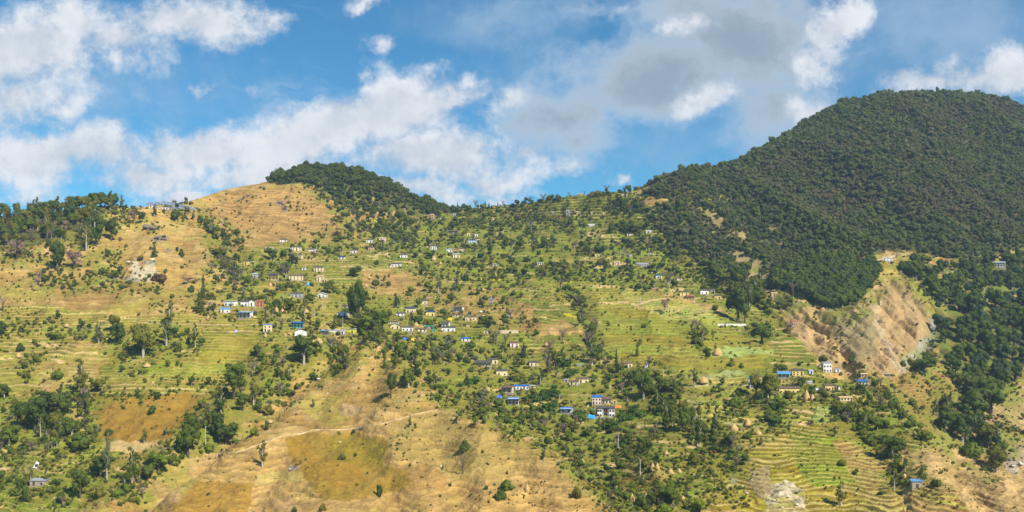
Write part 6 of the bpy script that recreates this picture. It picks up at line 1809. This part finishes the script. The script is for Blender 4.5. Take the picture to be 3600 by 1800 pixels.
area([(3200, 1280), (3290, 1270), (3290, 1330), (3210, 1330)], 14, DENSE)
NFOR_ = [(B_, 1.0, ['dark green', 'mid green', 'blue green', 'dark green'], (22, 38), (.95, 1.3))]
area(FOREST_R, 700, NFOR_)
area(FOREST_L, 620, NFOR_)

# keep plants off houses and roads
hs = np.array([(l[0], l[1]) for l in LAND])
FOR_KINDS = {'broad': 'broadleaf_tree', 'tall': 'slender_tree', 'conifer': 'conifer_tree', 'bush': 'shrub', 'bare': 'bare_tree', 'blossom': 'blossom_tree', 'white': 'blossom_tree', 'banana': 'banana_plant'}
keep = []
for i, p in enumerate(PL):
    if i >= 330:
        dx, dy = np.abs(hs[:, 0] - p[1]), p[2] - hs[:, 1]
        lim = p[3] * .5 + 22
        if ((dx < lim) & (dy > -8) & (dy < p[4] * .9)).any() and p[4] > 10:
            continue
        if any(inside(c_, np.array([p[1]]), np.array([p[2]]))[0] for c_ in CLEAR):
            continue
    keep.append(p)
PL = keep

# low green ground cover grows where the planting is thick
GW, GH = 320, 165
cov = np.zeros((GH, GW))
for p in PL:
    cx_, cy_ = (p[1] + 100) / 12.0, p[2] / 12.0
    r_ = max(1, int(p[3] / 12 + 1))
    x0, x1, y0, y1 = int(cx_) - r_, int(cx_) + r_ + 1, int(cy_) - r_, int(cy_) + r_ + 1
    if 0 <= x0 and x1 < GW and 0 <= y0 and y1 < GH:
        cov[y0:y1, x0:x1] += p[3] * min(p[4], 50) / (2 * r_ + 1) ** 2 / 144
ck = np.exp(-np.arange(-4, 5) ** 2 / 6.0)
ck /= ck.sum()
cov = np.apply_along_axis(lambda a: np.convolve(a, ck, 'same'), 0, cov)
cov = np.apply_along_axis(lambda a: np.convolve(a, ck, 'same'), 1, cov)
COV = cov[np.clip((jy / 12).astype(int), 0, GH - 1), np.clip(((jx + 100) / 12).astype(int), 0, GW - 1)]
cw = (0.72 * sstep(.10, .75, COV) * sstep(.30, .55, fbm(GX / 11, GY / 11, 4, 521)))[..., None]
colr = colr * (1 - cw) + (olive * .8 + (green * .95 - olive * .8) * sstep(.4, .6, n_mid)[..., None]) * cw
ca = gme.color_attributes['ground']
ca.data.foreach_set('color', np.concatenate([np.clip(colr, 0, .9), np.ones(GY.shape + (1,))], -1).astype(np.float32).ravel())

WORD = {'broad': 'leafy tree', 'tall': 'slender tree', 'conifer': 'pointed conifer', 'bush': 'shrub', 'bare': 'bare grey tree', 'blossom': 'pink blossom tree', 'white': 'white blossom tree', 'banana': 'banana plant'}
GROUP = {'broadleaf_tree': 'leafy trees of the hillside', 'slender_tree': 'slender trees of the hillside', 'conifer_tree': 'conifers of the hillside', 'shrub': 'shrubs on the slopes and terraces', 'bare_tree': 'leafless trees', 'blossom_tree': 'blossoming trees', 'banana_plant': 'banana plants by the houses'}
LIMIT = {'broadleaf_tree': 290, 'slender_tree': 290, 'conifer_tree': 290, 'shrub': 290, 'bare_tree': 290, 'blossom_tree': 290, 'banana_plant': 290}
by = {}
for i, p in enumerate(PL):
    by.setdefault(FOR_KINDS[p[0]], []).append((p[3] * p[4], i))
single, mass = [], []
for k_, lst in by.items():
    lst.sort(reverse=True)
    single += [(k_, PL[i]) for _, i in lst[:LIMIT[k_]]]
    mass += [PL[i] for _, i in lst[LIMIT[k_]:]]
# landmarks for telling plants apart
PLACES = [(150, 760, 'dark grove on the crest'), (640, 940, 'bare tan spur under the solar panels'), (520, 1450, 'ochre fallow slope'), (1200, 1650, 'brown-ochre patch on the tan nose'), (1210, 1400, 'bare tan nose face'), (2300, 1150, 'broad green field'),
          (3050, 1180, 'landslide scar'), (3200, 1390, 'dry terraces beyond the gully'), (3460, 1250, 'dark forest beyond the gully'), (2860, 1600, 'bright green terraces'), (2760, 1760, 'whitish rocky scar'), (3420, 1700, 'bare mountain-side spur'), (3500, 1520, 'rocky far gully'), (1220, 690, 'forested hilltop'),
          (920, 740, 'bare tan hill face'), (2600, 930, 'dry terraces in the forest'), (3260, 1000, 'forest strip over the landslide'), (2900, 1010, 'forest tongue beside the landslide'), (550, 1310, 'green terraces of the grove-side slope'), (100, 1600, 'lower grove-side fields'), (1900, 1730, 'tan slope edge'),
          (2350, 1700, 'lower terraced fields'), (1600, 730, 'saddle on the skyline'), (2050, 690, 'long skyline ridge'), (250, 1050, 'dry pasture of the grove-side slope'), (1650, 1040, 'tan knoll in the middle'), (2600, 1400, 'pale stubble terraces')]
names = {}
LM = [l for l in LAND if l[2]] + PLACES


def side(dx, dy):
    if abs(dx) > abs(dy) * 1.3:
        return 'on the mountain side of' if dx > 0 else 'on the grove side of'
    return 'downhill of' if dy > 0 else 'uphill of'


ORD = ['first', 'second', 'third', 'fourth', 'fifth', 'sixth', 'seventh', 'eighth', 'ninth', 'tenth', 'eleventh', 'twelfth', 'thirteenth', 'fourteenth', 'fifteenth', 'sixteenth', 'seventeenth', 'eighteenth', 'nineteenth', 'twentieth']


def describe(items, word_of):
    """items: (key, px, py); gives each a phrase from its kind, the landmark it stands by and its order from there"""
    gr = {}
    for key, px, py, w in items:
        best, bd = None, 1e9
        for (lx, ly, ln) in LM:
            d = math.hypot(px - lx, (py - ly) * 1.4)
            if 3 < d < bd:
                best, bd = (lx, ly, ln), d
        gr.setdefault((w, best[2], side(px - best[0], py - best[1])), []).append((bd, key))
    out = {}
    for (w, ln, sd), lst in gr.items():
        lst.sort(key=lambda q: q[0])
        for i, (d, key) in enumerate(lst):
            o_ = '' if len(lst) == 1 else ORD[min(i, 19)] + ' '
            lab = o_ + w + ' ' + sd + ' the ' + ln
            ws = lab.split()
            out[key] = ' '.join(ws[:16])
    return out


def size_word(k_, p):
    h = p[4]
    if k_ == 'banana_plant':
        return 'broad-leaved'
    if k_ == 'shrub':
        return 'big' if h > 30 else 'low' if h < 17 else 'rounded'
    if k_ == 'broadleaf_tree':
        return 'great' if h > 85 else 'tall' if h > 58 else 'bushy' if p[3] > p[4] else 'small'
    return 'tall' if h > 60 else 'small' if h < 28 else 'middling'


items = []
for i, (k_, p) in enumerate(single):
    tint = '' if not p[5] else p[5].replace(' green', '-green').replace('reddish brown', 'reddish-brown')
    tint = (tint + ' ') if tint else ''
    items.append((('p', i), p[1], p[2], size_word(k_, p) + ' ' + tint + WORD[p[0]]))
for i, (o, x, y) in enumerate(POLES_L):
    items.append((('u', i), x, y, 'pale utility pole'))
for i, (o, x, y) in enumerate(STACK_L):
    items.append((('s', i), x, y, 'conical straw stack'))
TXT = describe(items, None)
for i, (o, x, y) in enumerate(POLES_L):
    tag(o, TXT[('u', i)], 'utility pole', 'utility poles across the hillside')
for i, (o, x, y) in enumerate(STACK_L):
    tag(o, TXT[('s', i)], 'straw stack', 'straw stacks in the fields')

gm2 = np.random.default_rng(77)
for i, (k_, p) in enumerate(single):
    kind, px, py, w, h, tint, note = p
    g_ = at(px, py)
    k = g_.y / FPX
    W, Hh_ = w * k, h * k
    v = int(gm2.integers(0, 99))
    rz = float(gm2.uniform(0, 6.28))
    loc = (g_.x, g_.y, g_.z - .25)
    lab = TXT[('p', i)]
    cat = {'shrub': 'shrub', 'banana_plant': 'banana plant'}.get(k_, 'tree')
    if kind == 'banana':
        s = max(W, Hh_)
        o = link('banana_plant', banana_mesh(v % 4), None, loc, rz, (s, s, s))
    elif kind == 'bush':
        o = link('shrub', crown_mesh('bush', tint, v % NVAR['bush']), None, loc, rz, (W * 1.15, W * 1.15, Hh_ * 1.1))
    else:
        o = bpy.data.objects.new(k_, None)
        COL.objects.link(o)
        o.location = loc
        o.rotation_euler = (0, 0, rz)
        o.scale = (W * 1.1, W * 1.1, Hh_ * 1.05)
        tk = kind if kind in ('broad', 'tall', 'conifer') else 'broad'
        link('trunk', trunk_mesh(tk, v % 3, kind == 'tall' or v % 4 == 0), o)
        if kind in ('blossom', 'white'):
            link('blossom', blossom_mesh(v % 3, kind == 'white'), o)
            link('branches', bare_mesh(v % 3), o)
        elif kind == 'bare':
            link('branches', bare_mesh(v % 3), o)
        else:
            link('crown', crown_mesh(kind, tint, v % NVAR[kind]), o)
    tag(o, lab, cat, GROUP[k_])


# ---- woods and scrub beyond counting: one object each, built with geometry nodes
def instances(name, pts, scl, rot, pick, protos, label):
    me = bpy.data.meshes.new(name)
    me.vertices.add(len(pts))
    me.vertices.foreach_set('co', np.asarray(pts, np.float32).ravel())
    a = me.attributes.new('size', 'FLOAT_VECTOR', 'POINT')
    a.data.foreach_set('vector', np.asarray(scl, np.float32).ravel())
    a = me.attributes.new('turn', 'FLOAT_VECTOR', 'POINT')
    rv = np.zeros((len(pts), 3), np.float32)
    rv[:, 2] = rot
    a.data.foreach_set('vector', rv.ravel())
    a = me.attributes.new('pick', 'INT', 'POINT')
    a.data.foreach_set('value', np.asarray(pick, np.int32))
    o = link(name, me)
    tag(o, label, name.replace('_', ' '), kind='stuff')
    ng = bpy.data.node_groups.new(name, 'GeometryNodeTree')
    ng.interface.new_socket('Geometry', in_out='INPUT', socket_type='NodeSocketGeometry')
    ng.interface.new_socket('Geometry', in_out='OUTPUT', socket_type='NodeSocketGeometry')
    n, l = ng.nodes, ng.links
    gi, go = n.new('NodeGroupInput'), n.new('NodeGroupOutput')
    mp = n.new('GeometryNodeMeshToPoints')
    l.new(gi.outputs[0], mp.inputs['Mesh'])
    jg = n.new('GeometryNodeJoinGeometry')
    for pm in reversed(protos):
        po = bpy.data.objects.new('tree_form', pm)
        oi = n.new('GeometryNodeObjectInfo')
        oi.inputs['Object'].default_value = po
        oi.inputs['As Instance'].default_value = True
        l.new(oi.outputs['Geometry'], jg.inputs[0])
    ip = n.new('GeometryNodeInstanceOnPoints')
    ip.inputs['Pick Instance'].default_value = True
    l.new(mp.outputs[0], ip.inputs['Points'])
    l.new(jg.outputs[0], ip.inputs['Instance'])
    for at_, typ, sock in (('size', 'FLOAT_VECTOR', 'Scale'), ('turn', 'FLOAT_VECTOR', 'Rotation'), ('pick', 'INT', 'Instance Index')):
        na = n.new('GeometryNodeInputNamedAttribute')
        na.data_type = typ
        na.inputs['Name'].default_value = at_
        l.new(na.outputs[0], ip.inputs[sock])
    l.new(ip.outputs[0], go.inputs[0])
    md = o.modifiers.new('scatter', 'NODES')
    md.node_group = ng
    return o


def wood(name, poly_, cell, size, protos, label, thin=None, ratio=(.85, 1.25)):
    """trees spread through the wood's ground, over the crest as well as in view"""
    xs, ys = [q[0] for q in poly_], [q[1] for q in poly_]
    ew = 46 if name == 'mountain_forest' else 14
    m_ = inside(poly_, jx + ew * (fbm(GX / 40, GY / 40, 3, 411) - .5) * 2, jy + ew * .8 * (fbm(GX / 40, GY / 40, 3, 413) - .5) * 2)
    m_[:100] = False
    for c_ in CLEAR:
        m_ &= ~inside(c_, jx, jy) | (fbm(GX / 9, GY / 9, 2, 415) > .60)
    rr, cc_ = np.nonzero(m_[:-1, :-1])
    A = np.abs((GX[rr, cc_ + 1] - GX[rr, cc_]) * (GY[rr + 1, cc_] - GY[rr, cc_]))
    want = int(A.sum() / (cell * cell) * 3)
    cs = np.cumsum(A) / A.sum()
    pick_ = np.searchsorted(cs, rng.random(want))
    r_, c_ = rr[np.clip(pick_, 0, len(rr) - 1)], cc_[np.clip(pick_, 0, len(rr) - 1)]
    fu, fv = rng.random(want), rng.random(want)
    mixp = lambda G: (G[r_, c_] * (1 - fu) + G[r_, c_ + 1] * fu) * (1 - fv) + (G[r_ + 1, c_] * (1 - fu) + G[r_ + 1, c_ + 1] * fu) * fv
    X, Y_, Z_, IPX, IPY = mixp(GX), mixp(GY), mixp(TZ), mixp(PX), mixp(PY)
    key = np.floor(X / cell).astype(np.int64) * 100003 + np.floor(Y_ / cell).astype(np.int64)
    _, first = np.unique(key, return_index=True)
    if thin is not None:
        first = first[rng.random(len(first)) < thin(IPX[first], IPY[first])]
    n = len(first)
    s = size * np.exp(rng.normal(0, .32, n)) * (0.8 + .4 * fbm(X[first] / 70, Y_[first] / 70, 3, 401))
    sc = np.stack([s, s, s * rng.uniform(*ratio, n)], -1)
    P = np.stack([X[first], Y_[first], Z_[first] - .18 * s], -1)
    return instances(name, P, sc, rng.uniform(0, 6.28, n), rng.integers(0, len(protos), n), protos, label)


FP = [whole_mesh('forest', FOREST_MAT, v) for v in range(6)]
NP_ = [whole_mesh('forest', LIGHT_FOREST, v) for v in range(6)]
wood('mountain_forest', FOREST_M, 4.1, 5.5, FP * 2 + [whole_mesh('forest', t_, v) for t_, v in (('blue green', 0), ('mid green', 1), ('grey green', 2), ('mid green', 3))], 'dense dark forest covering the whole mountain')
wood('hilltop_forest', FOREST_D, 4.8, 6.2, NP_, 'dark forest capping the rounded middle hill',
     thin=lambda x, y: sstep(-8, 30, 690 + .12 * (x - 1100) + 22 * (fbm(x / 30, y / 30, 3, 12) - .5) * 2 - y + np.clip(x - 1150, 0, 400) * .10) * .9 + .1)
for nm, keep_, kinds, lab in (('woodland', ('broad', 'tall', 'conifer', 'blossom', 'bare', 'white', 'banana'), 'broad', 'smaller leafy trees among the fields and at the forest edge'), ('scrub', ('bush',), 'scrub', 'low scrub scattered over slopes and field edges')):
    sub = [p for p in mass if p[0] in keep_]
    if not sub:
        continue
    tl = ['dark green', 'mid green', 'olive green', 'bright green', 'grey green', 'blue green', 'reddish brown']
    protos = [whole_mesh('forest' if kinds == 'broad' else 'scrub', t_, v) for t_ in tl for v in range(3)]
    P, S2, K_ = [], [], []
    for p in sub:
        g_ = at(p[1], p[2])
        k = g_.y / FPX
        P.append((g_.x, g_.y, g_.z - .25))
        S2.append((p[3] * k * 1.12, p[3] * k * 1.12, p[4] * k * 1.12))
        K_.append(tl.index(p[5] or 'olive green') * 3 + rnd.randrange(3))
    instances(nm, P, S2, rng.uniform(0, 6.28, len(P)), K_, protos, lab)

# tussocks and low scrub that fleck the dry slopes and terrace edges
m_ = (GPX > -60) & (GPX < 3660) & (PYF < 1830)
m_[:30] = False
wts = np.where(m_, 1.0, 0)
dens = 0.04 + .96 * sstep(.50, .66, fbm(GX / 26, GY / 26, 4, 501))
gr = (colr[..., 1] / np.maximum(colr[..., 0], 1e-3))
dens *= 0.30 + 1.2 * sstep(.75, 1.05, gr)
dens += 1.6 * sstep(.10, .6, COV)
for p in (FOREST_M, FOREST_D, FOREST_N, FOREST_R, FOREST_L):
    dens[inside(p, PX, PY)] = 0
vis = np.zeros_like(m_)
vis[14:] = PYF[14:] <= RMIN + .5
prob = (wts * dens * vis).ravel()
cs = np.cumsum(prob)
nT = 19000
sel = np.searchsorted(cs, rng.random(nT) * cs[-1])
sel = np.clip(sel, 0, NRW * NCL - 1)
X, Y_, Z_ = GX.ravel()[sel], GY.ravel()[sel], TZ.ravel()[sel]
pxs = np.exp(rng.normal(math.log(6.6), .46, nT))
sz = pxs * Y_ / FPX
tl = ['olive green', 'mid green', 'dark green', 'grey green', 'reddish brown']
protos = [whole_mesh('scrub', t_, v) for t_ in tl for v in range(3)]
tk = rng.choice(5, nT, p=[.50, .26, .12, .06, .06])
instances('undergrowth', np.stack([X + rng.normal(0, .8, nT), Y_ + rng.normal(0, .8, nT), Z_ - .1], -1), np.stack([sz * 1.2, sz * 1.2, sz * rng.uniform(.6, 1.1, nT)], -1), rng.uniform(0, 6.28, nT), tk * 3 + rng.integers(0, 3, nT), protos, 'tussocks and low undergrowth flecking the slopes')

# boulders on the broken ground
rock_m = paint('weathered_rock', (.19, .15, .12), .5, 1.2)
rock_p = paint('pale_rock', (.60, .53, .42), .35, 1.2)
ROCKS = [(515, 803, 30, 0), (540, 806, 26, 0), (552, 838, 24, 0), (575, 843, 22, 0), (600, 792, 16, 0), (535, 915, 20, 1), (470, 925, 16, 1), (452, 922, 14, 1), (860, 695, 12, 0), (872, 688, 12, 0), (852, 702, 10, 0), (985, 713, 16, 0), (1002, 735, 14, 0), (996, 720, 12, 0),
         (1550, 1640, 14, 1), (1195, 1555, 11, 1), (1150, 1385, 12, 1), (1120, 1333, 14, 1), (3590, 1632, 22, 1), (3562, 1640, 16, 1), (3548, 1618, 14, 0), (2610, 1712, 12, 1), (2628, 1735, 14, 1), (2720, 1760, 12, 1), (2770, 1748, 14, 1), (2800, 1775, 16, 1), (2750, 1785, 14, 1),
         (2960, 1230, 14, 0), (2985, 1210, 12, 0), (2945, 1190, 12, 0), (3010, 1250, 10, 0), (1690, 1098, 14, 1), (1785, 1115, 20, 1), (1700, 1112, 12, 1), (760, 940, 12, 0), (855, 862, 9, 0), (640, 790, 14, 0), (3480, 1470, 14, 0), (3380, 1520, 14, 1), (1040, 1640, 10, 1), (1020, 1650, 12, 1)]
RK = []
iv, if_ = ico()
for v in range(4):
    d = 1 + .5 * (vnoise(iv[:, 0] * 1.7 + v * 11, iv[:, 1] * 1.7 + iv[:, 2] * 1.3, 60 + v) - .5) * 2
    V = iv * d[:, None] * np.array((.55, .42, .38))
    RK.append([mesh_np('boulder', V, [if_], m__) for m__ in (rock_m, rock_p)])
ritems = [(i, r[0], r[1], ('pale ' if r[3] else 'dark ') + ('large ' if r[2] > 18 else '') + 'boulder') for i, r in enumerate(ROCKS)]
RT = describe(ritems, None)
for i, (x, y, w, pale_) in enumerate(ROCKS):
    g_ = at(x, y)
    s = w * g_.y / FPX
    o = link('boulder', RK[i % 4][pale_], None, (g_.x, g_.y, g_.z + s * .1), rnd.uniform(0, 6.28), (s, s, s * rnd.uniform(.45, .8)))
    tag(o, RT[i], 'boulder', 'boulders on broken ground')

# ------------------------------------------------------------------ the air between
zlo, zhi = float(TZ.min()) - 1.0, float(TZ.max()) + 40.0
xlo, xhi, yhi = float(GX.min()) - 60, float(GX.max()) + 60, float(GY.max()) + 60
m = MB()
m.box(xlo, xhi, -60, yhi, zlo, zhi)
hz = bpy.data.materials.new('haze')
t = NT(hz)
pv = t.new('ShaderNodeVolumePrincipled')
pv.inputs['Color'].default_value = (.50, .72, 1.0, 1)
pv.inputs['Density'].default_value = 0.00007
pv.inputs['Anisotropy'].default_value = 0.0
t.l.new(pv.outputs[0], t.out.inputs['Volume'])
tag(link('haze', m.mesh('haze', hz)), 'pale blue air thickening towards the far mountain', 'haze', kind='stuff')
